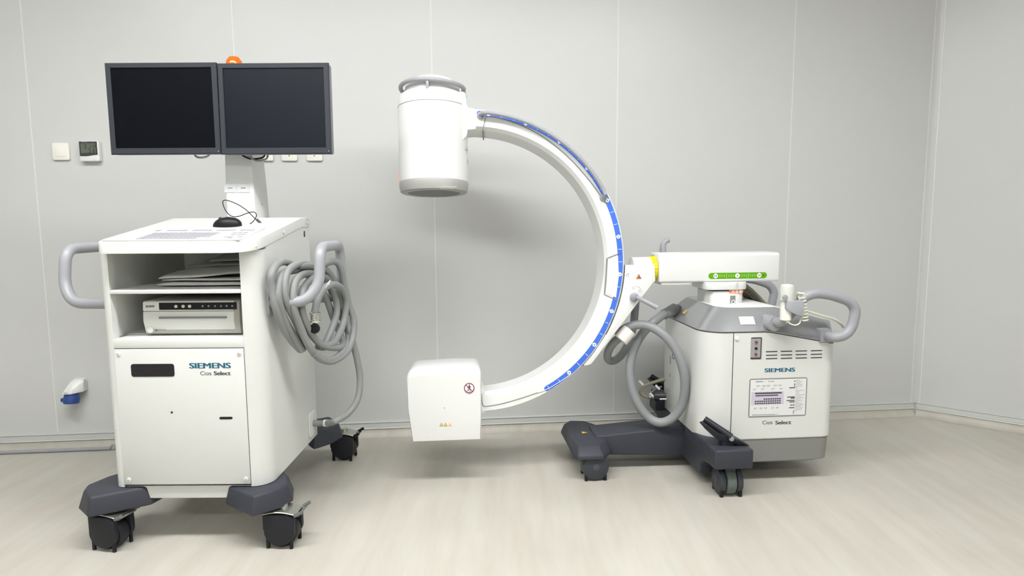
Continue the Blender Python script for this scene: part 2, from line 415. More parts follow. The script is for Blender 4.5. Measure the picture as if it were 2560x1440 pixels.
# grey floor rod at the foot of the wall, left
a = Vector((XL + .15, 0, 0)); c = wp(276, 1100, .06)
t = thing('floor_rod', 'thin grey rod with a looped end lying along the foot of the wall', 'rod', MWALL @ Vector((c.x, -.06, 0)), YAWW)
part('rod', tube([(a.x, -.062, .009), (c.x, -.062, .009)], .009, 12), M_GREYP, t, MWALL)
part('loop_end', tube([(c.x + .012 + .010 * cos(q), -.062, .0145 + .010 * sin(q)) for q in [2 * pi * i / 20 for i in range(20)]], .0045, 8, closed=True), M_GREYP, t, MWALL)

# ================================================================== TROLLEY
CX0, CX1, CY0, CY1 = -1.36, -.83, 2.03, 2.55
cart = thing('monitor_trolley', 'tall white equipment trolley with open shelves and grey side handles', 'equipment trolley', (-1.095, 2.29, 0))
def cz(y): return 1.041 + .162 * (y - 1.985)          # sloping deck surface
def DK(x, y, h=0):                                     # point of the sloping deck surface seen at (x,y)
    v = ray(x, y); n = Vector((0, -.162, 1)); o = Vector((0, 1.985, 1.041 + h)); t_ = (o - CP).dot(n) / v.dot(n); return CP + v * t_
# cabinet shell : rounded footprint with an opening at the front
WT = .022
PX0, PX1 = -1.325, -.893
ZB, ZP, ZS0, ZS1 = .205, .686, .868, .881
def shell():
    b = nb()
    r = .045
    o = rrect(CX0, CX1, CY0, CY1, [.01, .01, .03, .062], 6)      # outer outline
    # split the outline so the front opening can stay open: walls as a U from right jamb round the back to the left jamb
    right = [(PX1, CY0)] + [p for p in o if p[0] > -1.0 and p[1] < 2.2 and p[0] >= PX1 + .0] 
    right = [(PX1, CY0)] + [(CX1 - .062 + .062 * sin(a), CY0 + .062 - .062 * cos(a)) for a in [radians(t) for t in range(0, 91, 15)]]
    left = [(CX0 + .03 - .03 * cos(a), CY0 + .03 - .03 * sin(a)) for a in [radians(t) for t in range(0, 91, 15)]] + [(PX0, CY0)]
    inner = [(PX0, CY0 + .03), (PX0 - .012, CY0 + .03), (PX0 - .012, CY1 - .02), (CX1 - .02, CY1 - .02), (CX1 - .02, CY0 + .08), (PX1, CY0 + .07)]
    pts = right + [(CX1, CY1), (CX0, CY1)] + left + inner
    prism(pts, 'z', ZB, 1.010, bm=b)
    return b
b = shell()
# the sloping side cheeks under the deck
pr = [(CY0 + .07, .99), (CY1, .99), (CY1, cz(2.45) - .03), (2.41, cz(2.41) - .034), (CY0 + .07, cz(CY0 + .07) - .034)]
prism(pr, 'x', CX1 - .02, CX1 - .0005, bm=b); prism(pr, 'x', CX0 + .0005, CX0 + .02, bm=b)
box(CX0 + .01, CX1 - .01, CY1 - .02, CY1 - .001, .99, cz(2.45) - .03, bm=b)
part('cabinet', b, M_WHITE, cart)
part('inner_floor', box(PX0 - .012, CX1 - .02, CY0 + .09, CY1 - .02, ZP + .028, ZP + .034), M_INNER, cart)
b = box(PX0 - .0118, PX0 - .010, CY0 + .03, CY1 - .021, ZP + .03, .999)
box(PX0 - .0118, CX1 - .021, CY1 - .024, CY1 - .0205, ZP + .03, .999, bm=b); box(CX1 - .0235, CX1 - .0203, CY0 + .085, CY1 - .021, ZP + .03, .999, bm=b)
part('lining', b, M_INNER, cart)
part('upper_shelf', box(PX0, PX1 - .001, CY0 - .002, CY1 - .03, ZS0, ZS1, .002, 2), M_WHITE, cart)
part('lower_shelf', box(PX0, PX1, CY0 - .002, CY0 + .30, ZP, ZP + .031, .002, 2), M_WHITE, cart)
dr = part('front_panel', box(PX0 + .0006, PX1 - .0012, CY0 - .003, CY0 + .02, ZB + .0095, ZP - .0022, .0015, 2), M_WHITE, cart)
part('base_tray', box(PX0 + .0, PX1 + .01, CY0 + .01, CY1 - .01, .160, ZB, .002, 2), M_WHITE, cart)
box_seam = box(PX0 + .004, PX1 + .0002, CY0 - .0008, CY0 + .01, ZB + .008, ZP)
part('panel_gap', box_seam, M_SEAM, cart)
for x, z in ((PX0 + .015, ZP - .018), (PX1 - .015, ZP - .018), (PX0 + .018, ZB + .028), (PX1 - .015, ZB + .028)):
    sc_ = part('screw', lathe([(0, 0), (.0025, 0), (.003, .0015), (.0072, .002), (.0075, .0035), (.0072, .005), (.007, .006)], 20, 'y', (x, CY0 - .0075, z)), M_PLAST, dr); part('screw_recess', cyl(.0018, 0, .001, 'y', (x, CY0 - .0080, z), 10), M_WIRE, sc_)
a = on(I4, 327, 910, 1, CY0 - .003); c = on(I4, 437, 941, 1, CY0 - .003)
part('dark_window', prism(rrect(a.x, c.x, c.z, a.z, .008), 'y', CY0 - .0042, CY0, 0), mat('tinted_window', (.015, .012, .016), .15), dr, label='dark tinted window')
def on_front(x, y, d=.0034): return on(I4, x, y, 1, CY0 - d)
p = on_front(525, 914); a = on_front(474, 914); c = on_front(576, 914)
part('lettering', textbm('SIEMENS', c.x - a.x, .0185, .0006, .16), M_TEAL, dr, T(p.x, CY0 - .0032, p.z), label='teal maker lettering')
p = on_front(514.5, 933); part('lettering', textbm('Cios', .037, .0135, .0006), M_INK, dr, T(p.x, CY0 - .0032, p.z))
p = on_front(555.5, 933); part('lettering', textbm('Select', .055, .0135, .0006, .12), M_INK, dr, T(p.x, CY0 - .0032, p.z))
p = on_front(429.5, 1031); part('lock_hole', cyl(.0035, 0, .0012, 'y', (p.x, CY0 - .0040, p.z), 16), M_BLACK, dr)
p = on_front(565, 1045); part('slot_hole', prism(rrect(p.x - .022, p.x + .022, p.z - .004, p.z + .004, .0039), 'y', CY0 - .0042, CY0), M_BLACK, dr)
# deck with rounded front corners
o = rrect(CX0 + .026, CX1 + .001, 1.985, CY1 + .012, [.008, .008, .03, .085], 8)
def dtop(x, y): return cz(min(y, 2.46))
top = [(x, y, dtop(x, y)) for x, y in o]; 
b = nb()
def ins(x, y, k):
    cxm, cym = -1.095, 2.25; l = sqrt((x - cxm) ** 2 + (y - cym) ** 2); return x - (x - cxm) / l * k, y - (y - cym) / l * k
def densify(o):
    out = []
    for i, p in enumerate(o):
        q = o[(i + 1) % len(o)]; out.append(p)
        if abs(p[1] - q[1]) > .2: 
            yy = 2.46; t_ = (yy - p[1]) / (q[1] - p[1]); out.append((p[0] + (q[0] - p[0]) * t_, yy))
    return out
o = densify(o)
rings = [[(x, y, dtop(x, y) - .038) for x, y in o], [(x, y, dtop(x, y) - .005) for x, y in o], [(*ins(x, y, .0015), dtop(x, y) - .0015) for x, y in o], [(*ins(x, y, .005), dtop(x, y)) for x, y in o]]
b = loft(rings, caps=False)
b.verts.ensure_lookup_table(); n_ = len(o)
def capring(b, k):
    vs = [v for v in list(b.verts)[k * n_:(k + 1) * n_]]
    fr_ = [v for v in vs if v.co.y < 2.452 + .003]; 
    bmesh.ops.contextual_create(b, geom=vs)
capring(b, 3); capring(b, 0)
bmesh.ops.triangulate(b, faces=[f for f in b.faces if len(f.verts) > 4])
deck = part('deck', b, M_WHITE, cart, smooth=50)
for p in ((-.829, 2.01), (-.829, 2.26), (-.829, 2.53)):
    part('screw', lathe([(.006, 0), (.006, .002), (.003, .004)], 16, 'x', (p[0] + .001, p[1], dtop(0, p[1]) - .022)), M_PLAST, deck)
part('trim_gap', tube([(CX1 - .0002, 2.09, dtop(0, 2.09) - .0385), (CX1 - .0002, 2.46, dtop(0, 2.46) - .0385), (CX1 - .0002, 2.55, dtop(0, 2.55) - .0385)], .0009, 6), M_INKL, cart)
p = on(I4, 761, 585, 0, CX1); part('side_socket', prism(rrect(p.y - .006, p.y + .006, p.z - .012, p.z + .012, .003), 'x', CX1, CX1 + .001), M_BLACK, cart)
# keyboard panel, keys
a = DK(340, 600); c = DK(668, 566, .0); 
SL = math.atan(.162)
MK = T(0, 1.985, 1.041) @ RX(SL)                       # frame lying on the deck: local x, y along the slope, z up
def kk(x, y): return on(MK, x, y, 2, .008)
kf = kk(345, 600); kb = kk(640, 567)
xl, xr_ = -1.312, -.872
kb_part = part('keyboard', box(xl, xr_, max(kf.y - .012, .006), kb.y, -.001, .0065, .002, 2, M=MK), M_WHITE, cart)
kfy, kby = kk(360, 597).y, kk(400, 581).y
keyx0 = kk(358, 590).x; keyx1 = kk(545, 583).x
proto = None
def key(x, y, wx, wy):
    global proto
    if proto is None:
        proto = part('key', box(-.5, .5, -.5, .5, 0, 1, .1, 1), M_KEY, kb_part)
        proto.matrix_local = I4; o_ = proto
    else:
        o_ = proto.copy(); COL.objects.link(o_); o_.parent = kb_part
    W = MK @ T(x, y, .0064) @ Matrix.Diagonal((wx, wy, .0035, 1)); o_.matrix_local = WM[kb_part.name].inverted() @ W
rows = 5; kw = (keyx1 - keyx0) / 14; kh = (kby - kfy) / rows
for r_ in range(rows):
    n_k = 14 if r_ else 12
    for i in range(n_k):
        key(keyx0 + kw * (i + .5) , kfy + kh * (r_ + .5), kw * .8, kh * .8)
fy = kk(450, 575.5).y
for xs, xe, nn in ((390, 404, 1), (418, 468, 4), (480, 528, 4), (540, 588, 4), (598, 634, 3)):
    xa, xb = kk(xs, 575.5).x, kk(xe, 575.5).x
    for i in range(nn): key(xa + (xb - xa) * (i + .5) / nn, fy, (xb - xa) / nn * .8, kh * .8)
for gx, gy in ((586, 582), (600, 581), (614, 581), (582, 586), (596, 586), (608, 585), (567, 591), (577, 591), (600, 591), (574, 594)):
    q = kk(gx, gy); key(q.x, q.y, kw * .8, kh * .7)
p = kk(458, 563); part('indicator', box(p.x - .006, p.x + .006, kb.y + .01, kb.y + .02, -.001, .003, M=MK), M_KEY, cart)
p = on(MK, 531, 560, 2, .002); part('usb_socket', box(p.x - .006, p.x + .006, kb.y + .012, kb.y + .03, -.001, .0012, M=MK), M_BLACK, cart)
# column
def colw(z): return 0
b = loft([[(-1.105, 2.42, 1.09), (-.992, 2.42, 1.09), (-.985, 2.545, 1.09), (-1.105, 2.545, 1.09)],
          [(-1.103, 2.42, 1.22), (-.994, 2.42, 1.22), (-.987, 2.54, 1.22), (-1.103, 2.54, 1.22)],
          [(-1.10, 2.42, 1.36), (-.996, 2.42, 1.36), (-.990, 2.525, 1.36), (-1.10, 2.525, 1.36)],
          [(-1.10, 2.42, 1.55), (-.996, 2.42, 1.55), (-.99, 2.50, 1.55), (-1.10, 2.50, 1.55)]])
bevel(b, .006, 3, 60); colp = part('column', b, M_WHITE, cart)
for xs, xe in ((560, 591), (593, 624)):
    a = on(I4, xs, 459, 1, 2.4185); c = on(I4, xe, 481, 1, 2.4185)
    pl_ = part('cover_plate', box(a.x, c.x, 2.4182, 2.4205, c.z, a.z, .0005, 1), mat('plate_grey', (.62, .635, .64), .4), colp)
    m_ = (a.x + c.x) / 2; mz = (a.z + c.z) / 2; part('slot', box(m_ - .009, m_ + .009, 2.4176, 2.419, mz - .001, mz + .001), M_INK, colp)
part('screw', cyl(.003, -.001, .0015, 'x', (-.988, 2.48, 1.17), 12), M_STEEL, colp)
part('monitor_bracket', box(-1.34, -.80, 2.395, 2.425, 1.46, 1.56, .006, 2), M_MONBACK, cart)
# amber beacon above the column
p = P(585, 150, 2.46)
part('beacon', lathe([(.026, -.06), (.030, -.03), (.031, 0), (.028, .018), (.018, .032), (0, .037)], 28, 'z', (p.x, p.y, p.z - .022)), M_AMBER, cart, label='orange domed warning light')
part('beacon_post', cyl(.020, 1.50, p.z - .078, 'z', (p.x, p.y, 0), 20), M_MONBACK, cart)
# side handles
def handle(s):
    xo = CX1 if s > 0 else CX0; e = .165 if s > 0 else -.185; f = lambda u, y, z: (xo + e * u, y, z)
    pts = fillet([f(-.02, 2.10, .828), f(.74, 2.10, .828), f(1, 2.13, .885), f(1.0, 2.15, 1.012), f(1.0, 2.40, 1.012), f(1, 2.42, .82), f(.70, 2.40, .805), f(-.02, 2.40, .805)], .05, 7)
    h = part('handle', tube(pts, .0185, 16), M_GREYP, cart)
    for y, z in ((2.10, .828), (2.40, .805)):
        part('mounting_plate', prism(rrect(y - .02, y + .02, z - .05, z + .05, .018), 'x', xo - .001 if s > 0 else xo - .008, xo + .008 if s > 0 else xo + .001, .002, 2), M_GREYP, h)
handle(1); handle(-1)
# dark corner feet and casters
def foot(sx, sy):
    # outline for the front right corner, mirrored to the others
    top_ = [(-1.000, 2.10), (-.965, 2.035), (-.848, 1.957), (-.79, 2.02), (-.775, 2.06), (-.80, 2.13), (-.845, 2.19), (-.87, 2.16), (-.9, 2.12)]
    bot = [(-1.005, 2.115), (-.985, 2.035), (-.851, 1.940), (-.775, 2.005), (-.755, 2.06), (-.785, 2.15), (-.84, 2.215), (-.87, 2.18), (-.9, 2.13)]
    def mr(p): return (p[0] - .006 if sx > 0 else -2.225 - p[0] - (.022 if p[0] > -.86 else 0), p[1] if sy > 0 else 4.757 - p[1])
    r = [[(*mr(p), .137) for p in bot], [(*mr(p), .203) for p in top_]]
    b = loft(r); bevel(b, .009, 3, 28)
    return part('corner_foot', b, M_DARK, cart)
def caster(parent, c, a, s=1.0, pedal=True):
    """twin wheel caster standing on the floor at c, side discs facing local -y/+y"""
    M = T(c[0], c[1], 0) @ RZ(a) @ Matrix.Scale(s, 4)
    hs = nb()
    for y0, y1 in ((-.045, -.026), (.026, .045)):
        pts = [(-.052, .125), (-.055, .070)] + [(.056 * cos(t), .066 + .054 * sin(t)) for t in [radians(q) for q in range(190, 351, 10)]] + [(.055, .075), (.054, .118), (.03, .128)]
        prism(pts, 'y', y0, y1, .005, 2, bm=hs)
    box(-.06, -.035, -.04, .04, .065, .13, .004, 2, bm=hs)
    box(-.045, .045, -.03, .03, .115, .130, .003, 2, bm=hs)
    h = part('caster', hs, M_WHEEL, parent, M)
    part('wheel', cyl(.054, -.022, .022, 'y', (0, 0, .054), 32, .006), M_WHEEL, h, M)
    for x in (-.044, .040):
        for y in (-.036, .036):
            part('guard_peg', box(x - .006, x + .006, y - .005, y + .005, .001, .055, .002, 1), M_BLACK, h, M)
    part('stem', cyl(.016, .12, .15, 'z', (-.0, 0, 0), 20), M_STEEL, h, M)
    if pedal:
        b = nb(); n = 10; top = []
        for i in range(n + 1):
            t_ = i / n; x = -.056 + .116 * t_; z = .1300 + .0085 * sin(pi * t_)
            top.append((x, z))
        pts = top + [(x, z - .005) for x, z in reversed(top)]
        prism(pts, 'y', -.046, .030, .0015, 1, bm=b); part('brake_pedal', b, M_STEEL, h, M)
        b = tube(fillet([(.060, -.044, .126), (.086, -.046, .140)], .01), .0065, 8)
        tube([(.060, .034, .126), (.084, .036, .140)], .0065, 8, bm=b); tube([(.070, -.042, .125), (.070, .034, .125)], .004, 8, bm=b)
        part('pedal_fork', b, mat('fork_grey', (.20, .21, .20), .4, metal=.4) if pedal == 1 else M_BLACK, h, M)
    return h
for sx in (1, -1):
    for sy in (1, -1): foot(sx, sy)
caster(cart, (-.788, 2.03), radians(-4), 0.96); caster(cart, (-1.372, 2.02), radians(-12), 0.96)
caster(cart, (-.785, 2.80), radians(-4), 0.96, 2); caster(cart, (-1.38, 2.58), radians(30), 0.96)
# cable inlet plate, low on the right side
p = on(I4, 782, 1058, 0, CX1 + .004)
pl_ = part('cable_inlet', prism(rrect(p.y - .045, p.y + .035, p.z - .05, p.z + .05, .012), 'x', CX1, CX1 + .007, .002, 2), M_PLAST, cart)
INLET = (CX1, p.y, p.z)
# thin data cables looping under the monitors
part('cable', tube(spline([P(600, 372, 2.405), P(604, 386, 2.41), P(622, 396, 2.41), P(642, 397, 2.41), P(660, 391, 2.41), P(664, 372, 2.41)]), .0035, 8), M_BLACK, cart)
part('cable', tube(spline([P(618, 372, 2.40), P(632, 398, 2.40), P(652, 402, 2.40), P(668, 394, 2.40), P(668, 372, 2.41)]), .004, 8), M_GREYP, cart)
part('cable', tube(spline([P(478, 372, 2.41), P(490, 391, 2.41), P(506, 394, 2.41), P(522, 388, 2.41), P(530, 370, 2.41)]), .004, 8), M_GREYP, cart)

# ---- monitors
def monitor(lab, c0, c1, tilt, group, scr=M_SCREEN):
    """c0 / c1: outer top-left and bottom-right points on the plane Y"""
    x0, z1 = c0; x1, z0 = c1; YM = 2.33
    t = thing('monitor', lab, 'computer monitor', ((x0 + x1) / 2, YM, z0), 0, group)
    cx, czz = (x0 + x1) / 2, (z0 + z1) / 2; w2, h2 = (x1 - x0) / 2, (z1 - z0) / 2
    M = T(cx, YM, czz) @ RX(tilt)
    BZ = .019
    b = nb(); 
    o = rrect(-w2, w2, -h2, h2, .004, 3); i_ = [(-w2 + BZ, -h2 + BZ + .004), (w2 - BZ, -h2 + BZ + .004), (w2 - BZ, h2 - BZ + .001), (-w2 + BZ, h2 - BZ + .001)]
    oo = [(-w2, -h2), (w2, -h2), (w2, h2), (-w2, h2)]
    def loop4(pts, y, k): return [b.verts.new((x - (k if x > 0 else -k), y, z - (k if z > 0 else -k))) for x, z in pts]
    Ls = [loop4(oo, .012, 0), loop4(oo, .003, 0), loop4(oo, 0, .003), loop4(i_, 0, -.0015), loop4(i_, .002, 0), loop4(i_, .012, 0)]
    for A, B in zip(Ls, Ls[1:] + Ls[:1]):
        for q_ in range(4): b.faces.new((A[q_], A[(q_ + 1) % 4], B[(q_ + 1) % 4], B[q_]))
    bmesh.ops.recalc_face_normals(b, faces=b.faces)
    part('bezel', b, M_BEZEL, t, M)
    part('screen', box(-w2 + BZ - .002, w2 - BZ + .002, .005, .011, -h2 + BZ, h2 - BZ + .003), scr, t, M)
    b = box(-w2 + .003, w2 + .001, .011, .040, -h2 + .001, h2 - .003, .006, 2); box(-w2 * .55, w2 * .55, .03, .062, -h2 * .6, h2 * .6, .012, 2, bm=b)
    part('back_shell', b, M_MONBACK, t, M)
    for k in range(5): part('button', box(w2 - .065 + k * .010, w2 - .059 + k * .010, -.0012, .002, -h2 + .006, -h2 + .010, .0004, 1), mat('button_dark', (.04, .043, .05), .5), t, M)
    part('power_light', cyl(.0012, -.001, .001, 'y', (w2 - .008, 0, -h2 + .010), 10), M_LABEL, t, M)
monitor('left one of the twin dark-framed monitors with a black blank screen', (-1.478, 1.680), (-1.0725, 1.352), 0, 'twin monitors on the trolley column')
monitor('right one of the twin dark-framed monitors, screen faintly reflecting light', (-1.0695, 1.677), (-.664, 1.350), radians(-1.0), 'twin monitors on the trolley column', M_SCREEN2)

# ---- printer on the lower shelf
ZF = ZP + .034
pt = thing('printer', 'off-white film printer with a dark button strip on the lower trolley shelf', 'printer', (-1.085, 2.2, ZF))
a = on(I4, 357, 752, 1, 2.085); c = on(I4, 606, 752, 1, 2.085); QX0, QX1 = a.x, -.925
QZ0, QZ1 = ZF, on(I4, 400, 752, 1, 2.085).z
pr = [(2.088, QZ0 + .004), (2.083, QZ0 + .05), (2.085, QZ1 - .01), (2.095, QZ1), (2.42, QZ1 + .0), (2.42, QZ0 + .004)]
part('shell', prism(pr, 'x', QX0 + .004, QX1 + .0, .003, 2), M_PRTOP, pt)
fp = part('front_face', prism([(2.090, QZ0 + .005), (2.078, QZ0 + .05), (2.080, QZ1 - .036), (2.10, QZ1 - .036), (2.11, QZ0 + .005)], 'x', QX0, QX1 - .018, .003, 2), M_PRINTER, pt)
part('upper_face', prism([(2.079, QZ1 - .034), (2.081, QZ1 - .004), (2.09, QZ1 - .001), (2.11, QZ1 - .002), (2.11, QZ1 - .034)], 'x', QX0 + .001, QX1 - .018, .002, 2), M_PRINTER, pt)
def pf(x, y, d=2.078): return on(I4, x, y, 1, d)
a = pf(397, 757); c = pf(590, 767)
st = part('button_strip', box(a.x, c.x, 2.0765, 2.084, QZ1 - .030, QZ1 - .006, .001, 1), M_BLACK, pt, label='black strip of buttons')
zc = QZ1 - .018
for x, big in ((441, 1), (459, 1), (475, 1), (507, 0), (522, 0), (538, 0), (553, 0), (567, 0), (581, 0)):
    q = pf(x, 760); part('button', cyl(.0055 if big else .0036, 0, .004 if big else .003, 'y', (q.x, 2.0725 if big else 2.0745, zc), 16, .001), M_KNOB if big else M_MONBACK, st)
q = pf(375, 763); part('lettering', textbm('SONY', .030, .0065, .0005, .12), M_INK, pt, T(q.x, 2.0788, zc))
a = pf(398, 794); c = pf(567, 794); part('film_slot', box(a.x, c.x, 2.0745, 2.080, a.z - .0035, a.z + .0022, .0005, 1), M_MONBACK, pt)
q = pf(373, 834, 2.084); kb2 = part('power_knob', lathe([(.0105, 0), (.0105, .003), (.0085, .004), (.008, .003), (0, .003)], 24, 'y', (0, 0, 0), M=T(q.x + .005, 2.0845, QZ0 + .018) @ RZ(pi)), M_PRINTER, pt)
b = box(pf(388, 835).x, pf(391.5, 835).x, 2.0812, 2.084, QZ0 + .015, QZ0 + .020); part('mark', b, M_INK, pt)
part('lettering', textbm('DIGITAL GRAPHIC', .028, .0022), M_INK, pt, T(pf(404, 834).x, 2.0818, QZ0 + .019))
part('lettering', textbm('HYBRID GRAPHIC PRINTER', .042, .0022), M_INKL, pt, T(pf(570, 834).x, 2.0818, QZ0 + .016))

# ---- envelopes on the upper shelf
def sheet(w, d, th, cx, cy, z, rz, warp, seed, tilt=0, roll=0):
    b = nb(); nx, ny = 16, 12; rnd = random.Random(seed); ph = rnd.random() * 6
    def zz(u, v): return warp * (.5 + .5 * sin(ph + 5 * u + 2.2 * v)) * (abs(u) ** 1.2 + .3) 
    for s in (0, 1):
        for i in range(nx + 1):
            for j in range(ny + 1):
                u, v = i / nx * 2 - 1, j / ny * 2 - 1
                e = .25 + .75 * (1 - max(abs(u), abs(v)) ** 6)
                b.verts.new((u * w / 2, v * d / 2, zz(u, v) + (th / 2 * e if s else -th / 2 * e)))
    b.verts.ensure_lookup_table(); N = (nx + 1) * (ny + 1); id_ = lambda s, i, j: b.verts[s * N + i * (ny + 1) + j]
    for i in range(nx):
        for j in range(ny):
            b.faces.new((id_(1, i, j), id_(1, i + 1, j), id_(1, i + 1, j + 1), id_(1, i, j + 1)))
            b.faces.new((id_(0, i, j), id_(0, i, j + 1), id_(0, i + 1, j + 1), id_(0, i + 1, j)))
    for i in range(nx):
        b.faces.new((id_(0, i, 0), id_(0, i + 1, 0), id_(1, i + 1, 0), id_(1, i, 0))); b.faces.new((id_(0, i + 1, ny), id_(0, i, ny), id_(1, i, ny), id_(1, i + 1, ny)))
    for j in range(ny):
        b.faces.new((id_(0, 0, j + 1), id_(0, 0, j), id_(1, 0, j), id_(1, 0, j + 1))); b.faces.new((id_(0, nx, j), id_(0, nx, j + 1), id_(1, nx, j + 1), id_(1, nx, j)))
    b.transform(T(cx, cy, z) @ RZ(rz) @ RX(tilt) @ RY(roll)); return b
zs = ZS1
G = 'envelopes on the upper shelf'
tag(part('film_envelope', sheet(.34, .22, .014, -1.045, 2.22, zs + .0085, .02, .0005, 1), M_PAPER), 'flat white envelope lying at the bottom of the shelf pile', 'envelope', G)
tag(part('film_envelope', sheet(.33, .20, .009, -1.04, 2.225, zs + .0225, -.03, .001, 2), M_PAPER), 'white envelope second from the bottom of the shelf pile', 'envelope', G)
tag(part('film_envelope', sheet(.33, .15, .012, -1.06, 2.215, zs + .045, .10, .004, 3, radians(7), radians(-4)), M_PAPER), 'crumpled white envelope with a pointed left end in the shelf pile', 'envelope', G)
tag(part('film_envelope', sheet(.32, .15, .009, -1.05, 2.38, zs + .070, -.22, .004, 5, radians(8), radians(-2)), M_PAPER), 'bent white envelope leaning at the back of the shelf pile', 'envelope', G)
tag(part('film_envelope', sheet(.26, .14, .008, -1.0, 2.38, zs + .092, .08, .003, 8, radians(10), radians(-3)), M_PAPER), 'topmost white envelope sloping back under the trolley deck', 'envelope', G)
tag(part('black_folder', sheet(.11, .12, .008, -.91, 2.40, zs + .113, .0, .0005, 9, radians(4)), M_BLACK), 'black folder on top of the envelopes, cut by the right jamb', 'folder')

# ---- mouse
p = DK(568, 562); MS = T(-1.035, 2.27, cz(2.27)) @ RX(SL)
ms = thing('computer_mouse', 'black computer mouse with thin cable on the trolley deck behind the keys', 'computer mouse', (-1.035, 2.27, cz(2.27)))
rings = []
for k in range(9):
    t_ = k / 8; z = .034 * t_; s_ = sqrt(max(.0, 1 - t_ ** 2.2))
    rings.append([(.052 * max(s_, .04) * cos(a) + .006 * t_, .031 * max(s_, .04) * sin(a), z) for a in [2 * pi * i / 24 for i in range(24)]])
part('body', loft(rings), M_BLACK, ms, MS, smooth=60)
part('scroll_wheel', cyl(.006, -.002, .002, 'y', (-.022, 0, .027), 16), M_INK, ms, MS)
cpts = [P(606, 566, 2.30), P(622, 562, 2.31), P(636, 550, 2.31), P(641, 537, 2.31), P(634, 530, 2.315), P(618, 533, 2.325), P(596, 541, 2.335), P(578, 540, 2.34), P(564, 526, 2.34), P(557, 508, 2.34), P(560, 501, 2.34), P(572, 502, 2.34), P(596, 512, 2.335), P(618, 527, 2.33), P(636, 545, 2.335), P(645, 551, 2.34)]
part('cable', tube(spline(cpts, 6), .0016, 8), M_BLACK, ms)
q = P(642, 549, 2.34); q2 = P(656, 561, 2.335)
part('plug', tube([q, q.lerp(q2, .4), q2], lambda t_: .003 + .003 * sin(pi * min(1, t_ + .25)), 10), M_INK, ms)
part('socket_ring', tube([q2 + Vector((.009 * cos(a), .009 * sin(a), -.003)) for a in [2 * pi * i / 20 for i in range(20)]], .0022, 8, closed=True), M_PLAST, cart)

# ---- coiled grey cable over the right handle
cb = thing('coiled_cable', 'thick grey cable coiled over the right handle of the white trolley', 'cable', (-.74, 2.3, .84))
def q3(x, y, k=0):
    Y = 2.035 + max(0, min(1.1, (x - 665) / 225)) * .36 + k
    return P(x, y, Y)
R_ = .0128
L1 = [(752, 876, -.0), (728, 850, .01), (706, 815, .0), (690, 770, -.01), (680, 720, 0), (679, 685, 0), (694, 660, .02), (715, 655, .04), (740, 668, .06), (765, 685, .07), (790, 705, .08), (815, 745, .09), (835, 800, .08), (856, 850, .05), (850, 868, .0), (815, 866, -.03), (790, 850, -.04), (768, 815, -.05), (755, 775, -.05), (756, 735, -.04), (768, 708, 0), (795, 690, .03),
      (820, 700, .06), (838, 740, .06), (842, 780, .05), (832, 815, .02), (812, 862, 0), (808, 868, -.01), (795, 866, -.02)]
L2 = [(757, 878, -.02), (735, 840, -.01), (712, 800, -.01), (697, 750, -.02), (697, 712, -.01), (708, 684, .01), (735, 676, .04), (762, 672, .06), (780, 680, .08)]
L3 = [(783, 880, -.03), (760, 848, -.02), (738, 800, -.02), (715, 750, -.03), (712, 705, -.02), (722, 675, .0), (745, 661, .03), (772, 662, .06), (800, 680, .08), (830, 730, .1), (857, 800, .08), (872, 840, .05), (862, 873, .0), (832, 898, -.03), (800, 893, -.04), (774, 868, -.05), (752, 820, -.05), (735, 770, -.05), (733, 730, -.04), (742, 698, -.02), (765, 684, .02), (795, 684, .06)]
L4 = [(800, 676, .07), (812, 660, .05), (838, 654, .04), (852, 672, .04), (859, 705, .05), (872, 760, .05), (884, 800, .04), (881, 845, .02), (866, 880, -.01), (835, 902, -.03), (806, 900, -.04), (785, 884, -.05)]
L5 = [(797, 745, -.06), (790, 765, -.06), (800, 735, -.06), (815, 718, -.05), (835, 712, -.02), (852, 722, .02), (866, 745, .04), (861, 790, .04), (848, 830, .01), (838, 860, -.02), (818, 867, -.03)]
L5 = [(786, 785, -.06), (792, 757, -.06), (803, 730, -.05), (818, 715, -.04), (838, 712, -.02), (854, 722, .02), (866, 750, .04), (861, 795, .04), (850, 830, .01), (832, 858, -.02), (806, 866, -.03)]
L6 = [(745, 665, .03), (800, 668, .05), (828, 690, .06), (848, 740, .07), (866, 800, .06), (880, 850, .04), (893, 900, .03), (900, 950, .02), (893, 1000, .0), (868, 1035, -.0), (835, 1054, .0), (810, 1058, .0)]
for i, L in enumerate((L1, L2, L3, L4, L5)):
    b = tube(spline([q3(x, y, k_) for x, y, k_ in L], 7), R_, 16)
    part('cable_loop', b, M_HOSE2, cb)
pts = [q3(x, y, k_) for x, y, k_ in L6[:-1]]
end = Vector((INLET[0] + .004, INLET[1], INLET[2])); pts += [end + Vector((.06, 0, 0)), end]
part('cable_tail', tube(spline(pts, 7), R_, 16), M_HOSE2, cb)
q = end + Vector((.045, -.0, 0)); part('tag', tube([end + Vector((.045, 0, 0)), end + Vector((.066, 0, 0))], R_ + .0012, 12), M_LABEL, cb)
a = q3(787, 780, -.07); 
part('connector', lathe([(.017, .0), (.019, .003), (.019, .006), (.016, .008), (.016, .026), (.019, .029), (.019, .034), (.013, .036)], 24, 'z', (a.x, a.y, a.z - .036)), M_CHROME, cb, label='chrome threaded connector')
cp_ = part('dust_cap', cyl(.018, -.006, .006, 'y', (a.x - .001, a.y - .004, a.z - .058), 28, .003), M_BLACK, cb); part('cap_strap', box(a.x - .004, a.x + .003, a.y - .014, a.y - .009, a.z - .068, a.z - .034, .001, 1), M_BLACK, cb)
q = q3(819, 713, -.06); part('cable_tie', tube([q + Vector((.0155 * cos(t_) * .6, -.0155 * sin(t_) * .5, .0155 * cos(t_))) for t_ in [2 * pi * i / 16 for i in range(16)]], .0022, 6, closed=True), M_LABEL, cb)

